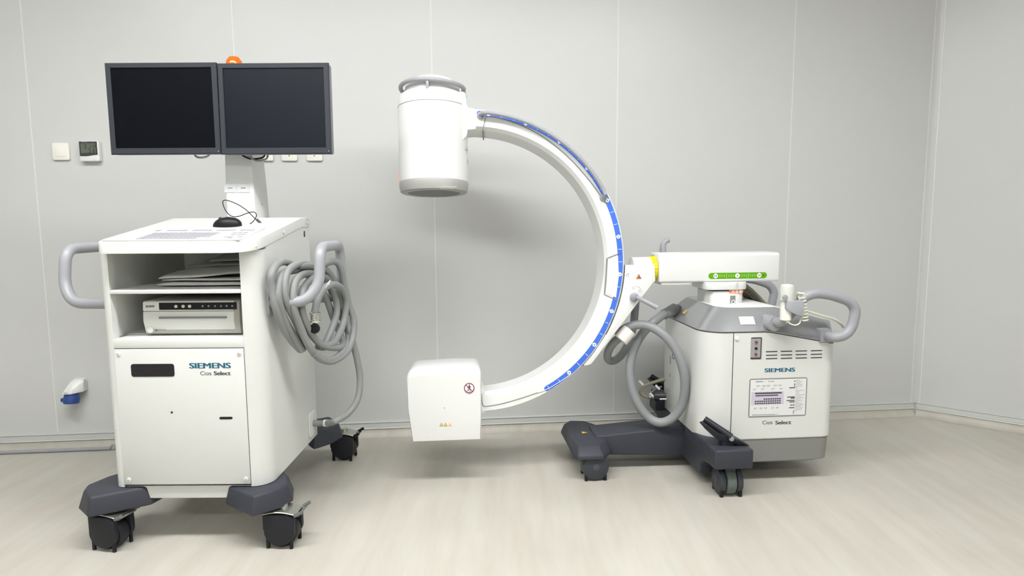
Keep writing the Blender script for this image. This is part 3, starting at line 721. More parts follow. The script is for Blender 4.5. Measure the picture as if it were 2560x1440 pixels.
# ================================================================== C-ARM
YAWM = .085
MM = T(.85, 2.75, 0) @ RZ(YAWM)
MT = MM @ T(0, 0, .89) @ RX(-.085)                 # the arc assembly is rolled slightly about the horizontal arm
ca = thing('c_arm_machine', 'white mobile X-ray machine with large curved arm and blue angle scale', 'X-ray machine', (.85, 2.75, 0), YAWM)
def TP(x, y, ly): return on(MT, x, y, 1, ly)
AC = (-1.011, .035)
def arc_pt(r, a, y=0): return Vector((AC[0] + r * cos(a), y, AC[1] + r * sin(a)))
def sweep(sec, a0, a1, n, M=MT):
    return loft([[arc_pt(r, a0 + (a1 - a0) * i / n, y) for r, y in sec] for i in range(n + 1)])
A0, A1 = radians(93), radians(-89)
sec = [(.6335, -.074), (.6335, .074), (.628, .080), (.556, .080), (.5495, .074), (.5495, -.062), (.562, -.0785), (.570, -.080), (.629, -.080)]
arc = part('curved_arm', sweep(sec, A0, A1, 110), M_PLAST, ca, MT, smooth=28)
# blue scale with ticks and numbers
B0, B1 = radians(87.8), radians(-61.6)
def band(r0, r1, a0, a1, y0, y1, n=90):
    b = nb(); rm = (r0 + r1) / 2; hr = (r1 - r0) / 2; n2 = 6
    out = []; 
    outer = [arc_pt(r1, a0 + (a1 - a0) * i / n) for i in range(n + 1)]
    inner = [arc_pt(r0, a1 + (a0 - a1) * i / n) for i in range(n + 1)]
    c1 = arc_pt(rm, a1); c0 = arc_pt(rm, a0)
    e1 = [c1 + (Vector((cos(a1), 0, sin(a1))) * cos(t_) + Vector((sin(a1), 0, -cos(a1))) * sin(t_)) * hr for t_ in [pi * k / n2 for k in range(1, n2)]]
    e0 = [c0 + (-Vector((cos(a0), 0, sin(a0))) * cos(t_) - Vector((sin(a0), 0, -cos(a0))) * sin(t_)) * hr for t_ in [pi * k / n2 for k in range(1, n2)]]
    # quad strip body plus end caps
    for i in range(n):
        p_ = [outer[i], outer[i + 1], inner[n - i - 1], inner[n - i]]
        A = [b.verts.new((q.x, y0, q.z)) for q in p_]; B = [b.verts.new((q.x, y1, q.z)) for q in p_]
        b.faces.new(A); b.faces.new(B[::-1])
        for u, v in ((0, 1), (2, 3)): b.faces.new((A[u], B[u], B[v], A[v]))
    for cap in ([outer[-1]] + e1 + [inner[0]], [inner[-1]] + e0 + [outer[0]]):
        A = [b.verts.new((q.x, y0, q.z)) for q in cap]; b.faces.new(A)
        B = [b.verts.new((q.x, y1, q.z)) for q in cap]
        for k in range(len(cap) - 1): b.faces.new((A[k], A[k + 1], B[k + 1], B[k]))
    bmesh.ops.remove_doubles(b, verts=b.verts, dist=1e-6); bmesh.ops.recalc_face_normals(b, faces=b.faces); return b
bs = part('blue_scale', band(.6045, .6265, B0, B1, -.0812, -.0795), M_BLUE, arc, MT, label='blue curved angle scale')
tk = nb(); dk = nb()
def radial(r0, r1, a, w_, y0, y1, bm):
    c_, s_ = cos(a), sin(a); u = Vector((c_, 0, s_)); v = Vector((-s_, 0, c_)); o_ = Vector((AC[0], 0, AC[1]))
    vs = [o_ + u * r + v * q for r, q in ((r0, -w_), (r1, -w_), (r1, w_), (r0, w_))]
    A = [bm.verts.new((p.x, y0, p.z)) for p in vs]; B = [bm.verts.new((p.x, y1, p.z)) for p in vs]; bm.faces.new(A); bm.faces.new(B[::-1])
    for k in range(4): bm.faces.new((A[k], B[k], B[(k + 1) % 4], A[(k + 1) % 4]))
nums = {-3: '45', -2: '30', -1: '15', 0: '0', 1: '15', 2: '30', 3: '45', 4: '60', 5: '75', 6: '90'}
for k in range(-11, 19):
    a = radians(-5.8 + 5 * k)
    if a > B0 or a < B1: continue
    if k % 3: radial(.6085, .6235, a, .0009, -.0818, -.081, tk)
    else: radial(.6045, .6265, a, .0009, -.0818, -.081, tk)
bmesh.ops.recalc_face_normals(tk, faces=tk.faces)
part('ticks', tk, M_LABEL, arc, MT)
for k in range(-3, 7):
    a = radians(-5.8 + 15 * k); p = arc_pt(.6155, a)
    part('number_disc', cyl(.0085, -.0823, -.081, 'y', (p.x, 0, p.z), 24), M_LABEL, arc, MT)
    b = textbm(nums[k], .0045 * len(nums[k]), .006, .0004, .12); part('number', b, M_INK, arc, MT @ T(p.x, -.0824, p.z) @ RY(-a + pi / 2))
# grey grab rail on the arc, upper part
h0, h1 = radians(86.6), radians(26.5)
rail = [arc_pt(.6125, h0 + .014, -.079), arc_pt(.6105, h0 + .010, -.100), arc_pt(.612, h0 - .005, -.112)] + [arc_pt(.6145, h0 + (h1 - h0) * i / 30, -.108) for i in range(1, 30)] + [arc_pt(.611, h1 + .005, -.112), arc_pt(.6085, h1 - .008, -.100), arc_pt(.607, h1 - .012, -.079)]
gr = part('grab_rail', tube(rail, .0088, 14), M_GREYP, arc, MT)
for a, r in ((h0 + .012, .606), (h1 - .012, .604)):
    p = arc_pt(r, a); part('rail_foot', cyl(.015, -.088, -.078, 'y', (p.x, 0, p.z), 24, .003), M_GREYP, gr, MT)
def seam(pix, ly, r=.0016, m=M_WIRE, name='cover_seam', par=arc, sub=6):
    return part(name, tube(spline([TP(x, y, l if l is not None else ly) for x, y, l in [(q + (None,))[:3] for q in pix]], sub), r, 6), m, par, MT)
seam([(1216, 291), (1240, 293), (1300, 312), (1360, 344), (1420, 392), (1470, 447), (1502, 490), (1519, 514)], -.0815, .0018, name='cable_wire')
seam([(1214, 292), (1210, 310), (1207, 326)], -.0815, .0016, name='cable_wire', sub=2)
seam([(1207, 326, -.080), (1209, 349, .075)], -.08, .0032, name='strap', sub=1)
seam([(1553, 631), (1536, 638), (1518, 645)], -.083, .0014, sub=1); seam([(1517, 646), (1515, 690), (1511, 735)], -.081, .0024, M_WIRE, sub=1); seam([(1511, 736), (1528, 744), (1546, 749)], -.082, .0013, sub=1)
seam([(1424, 938), (1400, 954), (1370, 972), (1345, 981)], -.083, .0014, M_LABEL); seam([(1345, 981), (1310, 993), (1270, 1005), (1240, 1012), (1212, 1016)], -.0812, .0014); seam([(1212, 1016), (1206, 1010), (1204, 985)], -.0812, .0018, sub=3)
seam([(1204, 985, -.081), (1203, 960, .0)], -.081, .0022, M_STEEL, sub=1)
# recessed cover on the right stretch of the arc
pts = [TP(x, y, -.08) for x, y in ((1545, 640), (1520, 651), (1514, 733), (1540, 744), (1547, 690))]
part('side_cover', prism([(p.x, p.z) for p in pts], 'y', -.0815, -.078, .0005, 1), mat('cover_pale', (.78, .80, .78), .35), arc, MT)
# --- image intensifier
IX = -1.182
ii = part('detector_housing', lathe([(.141, .372), (.1455, .374), (.1462, .40), (.1468, .60), (.146, .70), (.143, .722), (.136, .738), (.122, .746), (.116, .748), (.115, .775), (.112, .781), (.0, .785)], 72, 'z', (IX, 0, 0)), M_PLAST, ca, MT, smooth=40)
part('seam_ring', tube([(IX + .1470 * cos(a), .1470 * sin(a), .688) for a in [2 * pi * i / 72 for i in range(72)]], .0007, 6, closed=True), M_INKL, ii, MT)
part('top_cap', lathe([(.105, .780), (.10, .790), (.085, .805), (.06, .815), (.0, .822)], 48, 'z', (IX, 0, 0)), M_PLAST, ii, MT, smooth=60)
part('rim_ring', lathe([(.1445, .374), (.1465, .368), (.1455, .350), (.141, .333), (.134, .3285), (.112, .3285), (.110, .332), (.0, .332)], 72, 'z', (IX, 0, 0)), M_RING, ii, MT, smooth=25, label='grey bevelled rim')
wn = part('detector_window', cyl(.1105, .3300, .3325, 'z', (IX, 0, 0), 64), M_WINDOW, ii, MT)
b = nb()
for q in (((1107, 467), (1142, 467), (1133, 472.5), (1100, 471.5)),):
    pts = [on(MT, x, y, 2, .3296) for x, y in q]
    prism([(p.x, p.y) for p in pts], 'z', .3292, .3302, bm=b)
part('sticker', b, M_LABEL, ii, MT)
rg = [(IX + .1335 * cos(a), .1335 * sin(a), .772 + .004 * sin(a * 2)) for a in [radians(t_) for t_ in range(-205, 16, 6)]]
rg = [(rg[0][0] + .0, rg[0][1] + .01, .74)] + rg + [(rg[-1][0] + .006, rg[-1][1] + .012, .745)]
rh = part('ring_handle', tube(spline(rg, 2), .0095, 12), M_GREYP, ii, MT)
part('handle_post', box(IX - .021, IX - .009, -.137, -.118, .730, .775, .003, 2), M_GREYP, rh, MT)
part('handle_post', box(IX - .006, IX + .006, .118, .137, .730, .775, .003, 2), M_GREYP, rh, MT)
a = TP(1158, 383, -.03); b = box(-1.043, -1.0355, -.058, -.050, .502, .516, .001, 1); box(-1.0395, -1.035, -.038, -.034, .505, .509, bm=b); box(-1.039, -1.035, -.03, -.026, .448, .470, bm=b)
part('side_print', b, M_INKL, ii, MT)
part('sticker', box(-1.3290, -1.3215, -.028, -.002, .382, .412, .001, 1), M_SALMON, ii, MT)
# bracket between the detector and the arc
pr = [(-1.115, .735), (-1.052, .742), (-1.042, .735), (-1.0385, .69), (-1.033, .675), (-1.005, .672), (-1.0, .66), (-1.0, .585), (-1.037, .582), (-1.038, .56), (-1.055, .54), (-1.115, .53)]
b = prism(pr, 'y', -.078, .078, .006, 3); part('detector_bracket', b, M_PLAST, ii, MT)
# --- X-ray tube housing
pr = []
zb, zt = -.702, -.392
pr = [(-1.283, zb), (-1.001, zb), (-.9965, -.60), (-.9965, -.44)] + [(-1.0265 + .03 * cos(a), -.425 + .03 * sin(a)) for a in [radians(t_) for t_ in range(0, 91, 15)]] + [(-1.12, -.3925), (-1.20, -.396)] + \
     [(-1.258 + .045 * cos(a), -.442 + .044 * sin(a)) for a in [radians(t_) for t_ in range(95, 181, 14)]] + [(-1.3025, -.46), (-1.300, -.55)]
rings = []
NR = 8
def shrink(pts, k, dz):
    cx = -1.15; out = []
    for x, z in pts:
        out.append((x + (cx - x) / .15 * k, z - (dz if z > -.6 else -dz * .15)))
    return out
for y, k, dz in ((-.128, .010, .036), (-.1275, .005, .022), (-.122, .0015, .010), (-.112, 0, .003), (-.09, 0, 0), (.10, 0, 0), (.115, .003, .008), (.122, .010, .02)):
    rings.append([(x, y, z) for x, z in shrink(pr, k, dz)])
tb = part('tube_housing', loft(rings), M_PLAST, ca, MT, smooth=50)
def tf(x, y, ly=-.1285): return TP(x, y, ly)
p = tf(1173, 970)
part('no_step_sign', cyl(.0215, -.0012, 0, 'y', (p.x, -.1285, p.z), 40), M_LABEL, tb, MT)
part('sign_ring', tube([(p.x + .0195 * cos(a), -.1298, p.z + .0195 * sin(a)) for a in [2 * pi * i / 40 for i in range(40)]], .0019, 6, closed=True), M_RED, tb, MT)
b = box(-.0195, .0195, -.0008, .0003, -.0014, .0014, M=T(p.x, -.1301, p.z) @ RY(radians(45))); part('sign_bar', b, M_RED, tb, MT)
b = cyl(.0026, -.0006, .0006, 'y', (.001, 0, .0125), 14)
for x0_, z0_, x1_, z1_, w_ in ((0, .009, .001, -.001, .0030), (.001, .008, .008, .003, .0011), (.0, .008, -.006, .004, .0011), (-.006, .004, -.008, .0, .0009), (0, -.001, .004, -.008, .0015), (.004, -.008, .003, -.015, .0012), (-.001, -.001, -.005, -.006, .0014), (-.005, -.006, -.004, -.011, .0011), (-.012, -.011, -.002, -.012, .0005)):
    d_ = Vector((x1_ - x0_, 0, z1_ - z0_)); L_ = d_.length; ang = atan2(d_.z, d_.x)
    box(0, L_, -.0006, .0006, -w_, w_, bm=b, M=T(x0_, 0, z0_) @ RY(-ang))
part('walking_figure', b, M_INK, tb, MT @ T(p.x, -.1302, p.z))
for x, m_ in ((1103.5, M_WARN), (1114, M_WARN), (1125, M_SALMON)):
    q = tf(x, 1061.5); o_ = part('warning_triangle', tri_bm(.0165), M_INK if m_ is M_WARN else m_, tb, MT @ T(q.x, -.1282, q.z)); part('triangle_fill', tri_bm(.0125), m_, tb, MT @ T(q.x, -.1287, q.z - .0004))
q = tf(1111, 1020); part('screw', cyl(.0018, -.0005, .0005, 'y', (q.x, -.1285, q.z), 10), M_INK, tb, MT)
b = box(-1.0, -.982, -.079, .07, -.604, -.50, .004, 2); part('tube_bracket', b, M_PLAST, tb, MT)
# --- carriage that guides the arc
def rimpt(a, r=.636): return (AC[0] + r * cos(a), AC[1] + r * sin(a))
pr = [rimpt(radians(t_)) for t_ in (-45, -38, -31, -24, -17, -10, -5, -2)] + [(-.3735, .0125), (-.30, .0125), (-.245, .012), (-.243, -.058), (-.254, -.066), (-.337, -.172), (-.525, -.408), (-.545, -.414), (-.562, -.412)]
cr = part('arc_carriage', prism(pr, 'y', -.077, .077, .006, 3), M_PLAST, ca, MT, smooth=40)
part('carriage_gap', tube([Vector((*rimpt(radians(t_), .6362), 0)).xzy for t_ in range(-30, 0, 2)], .0016, 6, M=T(0, -.0765, 0)), M_SEAM, cr, MT)
b = lathe([(.046, -.328), (.052, -.327), (.0535, -.32), (.0535, -.244), (.0535, -.243)], 40, 'x', (0, 0, -.006)); part('pivot_cylinder', b, M_PLAST, cr, MT)
b = lathe([(.0545, -.2455), (.0575, -.245), (.0575, -.2235), (.0545, -.223)], 48, 'x', (0, 0, -.006)); ys = part('yellow_scale', b, M_YELLOW, cr, MT, label='yellow ring scale')
b = nb()
for i in range(24):
    a = radians(15 * i); box(-.2452, -.2240 + (0 if i % 3 == 0 else -.006), -.0005, .0005, .0573, .0579, bm=b, M=T(0, 0, -.006) @ RX(a))
part('ticks', b, M_INK, cr, MT)
def cf(x, y, ly=-.0775): return TP(x, y, ly)
q = cf(1597, 691); part('warning_triangle', tri_bm(.025), M_INK, cr, MT @ T(q.x, -.0772, q.z)); part('triangle_fill', tri_bm(.0195), M_WARNO, cr, MT @ T(q.x, -.0778, q.z - .0008)); 
part('triangle_mark', box(-.004, .004, -.0005, .0003, -.003, .002), M_INK, cr, MT @ T(q.x + .001, -.0784, q.z - .003))
q = cf(1568.5, 688); b = nb()
tp = [Vector((-.008, 0, .0)), Vector((.006, 0, .0085)), Vector((.0045, 0, -.0085))]
tube(tp, .0006, 6, bm=b, closed=True); part('pointer_mark', b, M_INK, cr, MT @ T(q.x, -.0776, q.z))
b = nb()
for x, y in ((1584, 720), (1600, 727)):
    q = cf(x, y); s_ = .0045; tube([Vector((q.x - s_, -.0775, q.z - s_)), Vector((q.x + s_, -.0775, q.z - s_)), Vector((q.x + s_, -.0775, q.z + s_)), Vector((q.x - s_, -.0775, q.z + s_))], .0004, 6, bm=b, closed=True)
tube(spline([cf(1589, 716), cf(1596, 717), cf(1602, 722)], 4), .0004, 6, bm=b); part('lock_symbols', b, M_INK, cr, MT)
q = cf(1565, 721); part('screw', cyl(.0035, -.002, .001, 'y', (q.x, -.077, q.z), 14, .0005), M_PLAST, cr, MT)
q = cf(1585, 742.5)
lv = part('locking_lever', lathe([(.0, .0), (.0185, 0), (.0195, .004), (.016, .018), (.011, .026), (.0, .028)], 28, 'y', (0, 0, 0), M=T(q.x, -.077, q.z) @ RZ(pi)), M_GREYP, cr, MT)
e_ = TP(1643, 769, -.135); part('lever_arm', tube(spline([Vector((q.x + .003, -.106, q.z)), Vector((q.x + .015, -.110, q.z - .006)), Vector((q.x + .035, -.118, q.z - .017)), e_], 5), lambda t_: .0075 + .003 * t_, 14), M_GREYP, lv, MT)
part('blue_dot', cyl(.0075, -.108, -.1015, 'y', (q.x + .003, 0, q.z), 20, .001), mat('pale_blue_cap', (.22, .30, .62), .4), lv, MT)
# cable clamp
q = cf(1551, 836, -.0)
Rc = MT @ T(q.x + .01, -.03, q.z) @ RY(radians(-38))
part('cable_clamp', lathe([(.030, -.03), (.032, -.028), (.032, .026), (.030, .03)], 28, 'x', (0, 0, 0)), mat('clamp_pinkish_white', (.78, .74, .70), .4), cr, MT @ T(q.x + .012, -.035, q.z) @ RY(radians(-48)))
part('screw', cyl(.005, -.004, .004, 'y', (0, 0, 0), 14, .001), M_STEEL, cr, MT @ TP_ if False else MT @ T(q.x + .043, -.05, q.z - .004))
# --- hoses
HR = .0195
def mp_(x, y, l): return MM @ on(MM, x, y, 1, l)
big = [(1540, 838, -.035), (1566, 820, -.045), (1595, 812, -.06), (1625, 816, -.09), (1660, 838, -.12), (1690, 875, -.14), (1708, 925, -.15), (1712, 970, -.14), (1703, 1015, -.12), (1680, 1046, -.10), (1650, 1056, -.08), (1622, 1044, -.06), (1596, 1012, -.05), (1580, 970, -.04), (1574, 925, -.03), (1582, 880, -.02), (1602, 840, -.02), (1627, 811, -.015), (1645, 796, .01), (1664, 782, .06), (1686, 768, .09)]
h_ = part('control_hose', tube(spline([mp_(*q_) for q_ in big], 8), HR, 18), M_HOSE, ca, label='thick grey hose making one large loop')
e0_, e1_ = mp_(1660, 786, .05), MM @ Vector((-.068, .125, .683))
part('hose_boot', tube([e0_, e0_.lerp(e1_, .5), e1_, e1_.lerp(e0_, -.25)], lambda t_: .0235 + .003 * t_ - (.014 if t_ > .9 else 0), 16), M_SKIRT, h_)
small = [(1552, 842, -.03), (1535, 856, -.02), (1520, 880, -.0), (1520, 898, .02), (1533, 902, .05), (1553, 888, .07), (1572, 855, .08), (1583, 815, .08), (1587, 780, .07), (1589, 750, .05)]
part('control_hose', tube(spline([mp_(*q_) for q_ in small], 8), HR * .92, 18), M_HOSE, ca, label='grey hose making a small loop below the carriage')
# --- horizontal arm
AY = .068
b = prism(rrect(-AY, AY, .829, .955, [.014, .014, .010, .010], 4), 'x', -.222, .318, .006, 2)
ha = part('horizontal_arm', b, M_PLAST, ca, MM)
part('arm_shoe', box(-.21, -.08, -.06, .06, .818, .832, .003, 2), M_PLAST, ha, MM)
q = on(MM, 1633.5, 637, 1, -.0755); part('pointer_mark', box(q.x - .0006, q.x + .0006, -.0758, -.0745, q.z - .008, q.z + .001), M_INK, ha, MM)
a = on(MM, 1771, 690, 1, -AY); c = on(MM, 1917, 690, 1, -AY)
gs = part('green_scale', prism(rrect(a.x, c.x, a.z - .0132, a.z + .0132, .013, 6), 'y', -AY - .001, -AY + .002), M_GREEN, ha, MM, label='green ruler strip')
for x, s_ in ((1789, '10'), (1843.5, '0'), (1898, '10')):
    q = on(MM, x, 690, 1, -AY - .001); part('number_disc', cyl(.0098, -AY - .0016, -AY - .0008, 'y', (q.x, 0, a.z), 24), M_LABEL, ha, MM)
    part('number', textbm(s_, .0052 * len(s_), .0075, .0003, .12), M_INK, ha, MM @ T(q.x, -AY - .0018, a.z))
b = nb()
for k_ in range(-20, 21):
    if k_ % 10 == 0 and k_ in (-20, 0, 20): h2 = .013
    elif k_ % 10 == 0: h2 = .0095
    elif k_ % 2 == 0: h2 = .005
    else: continue
    x = on(MM, 1843.5, 690, 1, -AY).x + k_ * (c.x - a.x) * .01865; box(x - .0005, x + .0005, -AY - .0013, -AY - .0008, a.z - h2, a.z + h2, bm=b)
part('ticks', b, M_LABEL, ha, MM)
part('lettering', textbm('cm', .010, .005), M_INK, ha, MM @ T(c.x - .016, -AY - .0014, a.z))
# small lever on the far side of the arm
b = tube(spline([mp_(1658, 636, .09), mp_(1657, 620, .09), mp_(1659, 609, .09), mp_(1666, 602, .09), mp_(1673, 600, .09)], 5), lambda t_: .0155 - .005 * t_, 14); part('brake_lever', b, M_GREYP, ha)
part('end_lever', tube([MM @ Vector((.322, .03, .89)), MM @ Vector((.345, .05, .83))], .008, 10), M_GREYP, ha); part('green_cap', cyl(.010, .318, .330, 'x', (0, .04, .925), 20, .002), M_GREEN, ha, MM)
# --- lifting column
ZC = .735
def collar(x0, x1, y, z0, z1, r): return prism(rrect(x0, x1, -y, y, [r, r * .5, r * .5, r], 5), 'z', z0, z1, .0025, 2)
lc_ = part('lift_column', collar(.005, .160, .085, ZC - .02, .790, .04), M_PLAST, ca, MM)
part('swivel_collar', collar(-.02, .175, .095, .797, .829, .05), M_PLAST, lc_, MM); part('collar_gap', collar(.01, .160, .082, .788, .800, .04), M_SEAM, lc_, MM)
q0 = on(MM, 1822, 729, 1, -.0855); q1 = on(MM, 1858, 729, 1, -.0855)
part('orange_scale', prism(rrect(q0.x, q1.x, q0.z - .008, q0.z + .008, .0075, 4), 'y', -.0862, -.084), M_ORANGE, lc_, MM, label='orange swivel scale')
for i, s_ in enumerate(('10', '0', '10')):
    q = on(MM, 1833 + 9 * i, 729, 1, -.0865); part('number_disc', cyl(.006, -.0868, -.0858, 'y', (q.x, 0, q0.z), 18), M_LABEL, lc_, MM)
    part('number', textbm(s_, .003 * len(s_), .0045, .0003), M_INK, lc_, MM @ T(q.x, -.0870, q0.z))
for y_, fl_ in ((709, 1), (718, -1)):
    q = on(MM, 1843, y_, 1, -.0955); b = nb(); tube([Vector((-.006, 0, -.005 * fl_)), Vector((.006, 0, -.005 * fl_)), Vector((0, 0, .005 * fl_))], .0005, 6, bm=b, closed=True); part('pointer_mark', b, M_INK, lc_, MM @ T(q.x, -.0957, q.z))
q = on(MM, 1833, 743, 1, -.086); part('key_plate', box(q.x - .013, q.x + .010, -.0865, -.084, ZC - .0, .770), M_SKIRT, lc_, MM); part('key_ring', tube([Vector((q.x + .007 * cos(a), -.0875, ZC + .008 + .007 * sin(a))) for a in [2 * pi * i / 16 for i in range(16)]], .0018, 6, closed=True), M_LABEL, lc_, MM)
# bundle of beige cables falling behind the column
for i, (dz, m_) in enumerate(((0, M_BEIGE), (-.012, M_WIRE), (-.022, M_BEIGE), (.008, M_BEIGE), (-.032, M_WIRE), (-.040, M_BEIGE))):
    b = tube(spline([Vector((.12, .06 + .012 * i, .80 + dz)), Vector((.19, .08 + .012 * i, .806 + dz)), Vector((.26, .11 + .01 * i, .785 + dz)), Vector((.33, .14 + .01 * i, .735 + dz)), Vector((.38, .15, .685 + dz * .5))], 6), .0085, 10); part('cable', b, m_, ca, MM)
b = tube(fillet([Vector((.0, .06, .826)), Vector((-.11, .03, .826)), Vector((-.12, .0, .826))], .02), .008, 10); part('cable', b, M_GREYP, ca, MM)
# --- chassis body
BX0, BX1, BY = -.10, .47, .28
def ztop(x): return .645 if x < .17 else (.645 - (x - .17) * .195 - .004 * 0)
def outline(x0, x1, y, r, n=8): return rrect(x0, x1, -y, y, r, n)
def resample(o, step=.03):
    out = []
    for i, p in enumerate(o):
        q = o[(i + 1) % len(o)]; L_ = sqrt((p[0] - q[0]) ** 2 + (p[1] - q[1]) ** 2); n = max(1, int(L_ / step))
        for k_ in range(n): out.append((p[0] + (q[0] - p[0]) * k_ / n, p[1] + (q[1] - p[1]) * k_ / n))
    return out
O = resample(outline(BX0, BX1, BY, [.05, .10, .10, .05]))
def zbot(x): return .192
rings = [[(x * .99 + .002, y * .985, .192) for x, y in O], [(x, y, .198) for x, y in O]]
for f_ in (.25, .5, .75, 1): rings.append([(x, y, .198 + (ztop(x) - .002 - .198) * f_) for x, y in O])
b = loft(rings, caps=True)
bmesh.ops.triangulate(b, faces=[f for f in b.faces if len(f.verts) > 4])
body = part('chassis_cover', b, M_WHITE, ca, MM, smooth=30)
rings = [[(.225 + (x - .225) * .84 + (.02 if x < 0 else -.0), y * .93, .088) for x, y in O], [(.225 + (x - .225) * .93 + .01, y * .965, .096) for x, y in O], [(.225 + (x - .225) * .985, y * .985, .190) for x, y in O]]
rings = [[(max(x, .02), y, z) for x, y, z in r] for r in rings]
b = loft(rings); bmesh.ops.remove_doubles(b, verts=b.verts, dist=1e-5); part('grey_skirt', b, M_SKIRT, ca, MM, smooth=30, label='grey skirt along the bottom')
# the silver cap with inclined flanks
def zcap(x): return .735 if x < .235 else max(.64, .735 - (x - .235) * .26)
def inset(p, kx, ky): 
    x, y = p; return (BX0 + (x - BX0) * (1 - 2 * kx / (BX1 - BX0)) + kx * 1.0 if True else x, y * (1 - ky / BY))
def capring_(fx0, fx1, fy, zf): 
    out = []
    for x, y in O:
        u = (x - BX0) / (BX1 - BX0); xx = BX0 + fx0 + u * (BX1 - BX0 - fx0 + fx1); out.append((xx, y * fy, zf(x, xx)))
    return out
rings = [capring_(0, .0, 1.0, lambda x, xx: ztop(x)), capring_(-.002, .002, 1.006, lambda x, xx: ztop(x) + .004), capring_(.078, .018, .765, lambda x, xx: zcap(xx) - .004), capring_(.084, .014, .75, lambda x, xx: zcap(xx))]
b = loft(rings); bmesh.ops.triangulate(b, faces=[f for f in b.faces if len(f.verts) > 4])
cap = part('silver_cap', b, M_SILVER, ca, MM, smooth=40, label='silver-grey cap with sloping sides')
rings = [capring_(.088, .006, .735, lambda x, xx: zcap(xx) - .002), capring_(.092, .002, .72, lambda x, xx: zcap(xx) + .0012)]
b = loft(rings); bmesh.ops.triangulate(b, faces=[f for f in b.faces if len(f.verts) > 4]); part('top_plate', b, M_WHITE, ca, MM, smooth=40)
rings = [[(x * 1.001, y * 1.002, ztop(x) - .003) for x, y in O], [(x * 1.001, y * 1.002, ztop(x) + .0005) for x, y in O]]
part('cap_gap', loft(rings, caps=False), M_SEAM, ca, MM)
# seam between the two covers
b = box(.0205, .0235, -BY - .0006, -BY + .002, .2, .645); box(-.06, .022, -BY - .0005, -BY + .002, .236, .2372, bm=b); part('cover_seam', b, M_SEAM, body, MM)
def bf(x, y, d=BY): return on(MM, x, y, 1, -d)
q = bf(1842, 846); part('hinge_cap', cyl(.009, -.005, .001, 'y', (q.x, -BY, q.z), 20, .002), M_PLAST, body, MM)
b = nb()
for x in (1929, 1966, 2003, 2041):
    for y in (879, 888, 896.5):
        q = bf(x, y - (x - 1929) * .022); prism(rrect(q.x - .0245, q.x + .0245, q.z - .0021, q.z + .0021, .0020, 3), 'y', -BY - .0007, -BY + .001, bm=b)
part('vent_slots', b, M_INK, body, MM)
a = bf(1877, 843); c = bf(1906, 898)
nch = part('connector_niche', prism(rrect(a.x, c.x, c.z, a.z, .006), 'y', -BY - .001, -BY + .002), mat('niche_rim', (.64, .65, .60), .45), body, MM)
part('niche_shade_plate', prism(rrect(a.x + .001, c.x - .006, c.z + .001, a.z - .001, .004), 'y', -BY - .0016, -BY), M_LCDF, nch, MM)  # flat dark plate; the niche's inner shade is put into its colour
part('connector_plate', box(a.x + .001, c.x - .011, -BY - .0022, -BY - .001, c.z + .008, a.z - .006), mat('connector_steel', (.42, .40, .42), .4, metal=.3), nch, MM)
mx_ = (a.x + c.x) / 2 - .004
for i, f_ in enumerate((.78, .5, .24)):
    z = c.z + (a.z - c.z) * f_; o_ = part('jack', cyl(.0055, -.006, 0, 'y', (mx_, -BY - .0015, z), 16, .001), mat('jack_brown', (.16, .07, .05), .4) if i != 1 else M_BLACK, nch, MM)
a = bf(1912, 926); c = bf(1987, 925); m_ = (a.x + c.x) / 2
part('lettering', textbm('SIEMENS', c.x - a.x, .0165, .0006, .16), M_TEAL, body, MM @ T(m_, -BY - .0004, a.z), label='teal maker lettering')
q = bf(1918.5, 1056); part('lettering', textbm('Cios', .044, .0155, .0006), M_INK, body, MM @ T(q.x, -BY - .0004, q.z))
q = bf(1957, 1056); part('lettering', textbm('Select', .067, .0155, .0006, .12), M_INK, body, MM @ T(q.x + .002, -BY - .0004, q.z))
# instruction card
a = bf(1875, 945); c = bf(2017, 1041); X0, X1, Z0, Z1 = a.x, bf(2016, 945).x, c.z, bf(1945, 944).z
X0 = bf(1872, 995).x; X1 = bf(2016, 995).x; Z1 = bf(1945, 945).z; Z0 = bf(1945, 1041).z
ic = part('instruction_card', prism(rrect(X0, X1, Z0, Z1, .008), 'y', -BY - .0012, -BY + .001), M_SKIRT, body, MM, label='framed instruction card')
part('card_sheet', box(X0 + .0045, X1 - .0045, -BY - .0018, -BY - .001, Z0 + .0045, Z1 - .0045), mat('card_white', (.74, .75, .74), .5), ic, MM)
Wc, Hc = X1 - X0, Z1 - Z0
part('panel_picture', box(X0 + .04 * Wc, X0 + .60 * Wc, -BY - .0022, -BY - .0015, Z0 + .32 * Hc, Z0 + .66 * Hc), M_LILAC, ic, MM)
b = nb(); rnd = random.Random(3)
def bar(u0, u1, v0, v1): box(X0 + u0 * Wc, X0 + u1 * Wc, -BY - .0025, -BY - .0015, Z0 + v0 * Hc, Z0 + v1 * Hc, bm=b)
bar(.10, .56, .60, .64)
for r_ in range(3):
    for i in range(12):
        if r_ == 2 and i < 4: continue
        bar(.10 + .038 * i, .13 + .038 * i, .34 + .055 * r_, .375 + .055 * r_)
bar(.11, .50, .545, .575)
for u, v, w_ in ((.66, .49, .13), (.72, .46, .07), (.65, .40, .14), (.70, .36, .09), (.72, .28, .03), (.76, .28, .03), (.70, .21, .09), (.69, .73, .10), (.77, .9, .02), (.77, .82, .02), (.77, .77, .02), (.77, .12, .02), (.77, .07, .02)): bar(u, u + w_, v, v + .022)
part('printed_keys', b, M_INK, ic, MM)
b = nb()
for i in range(22): v = .93 - i * .038; bar(.80, .83 + .14 * rnd.random(), v, v + .007)
for u in (.12, .22, .30, .42, .50): bar(u, u + .06, .82, .826); bar(u, u + .05, .80, .806); bar(u - .03, u + .02, .24, .246); bar(u - .03, u + .01, .22, .226)
for u in (.06, .2, .38, .52): bar(u, u + .06, .73, .737); bar(u, u + .04, .71, .716)
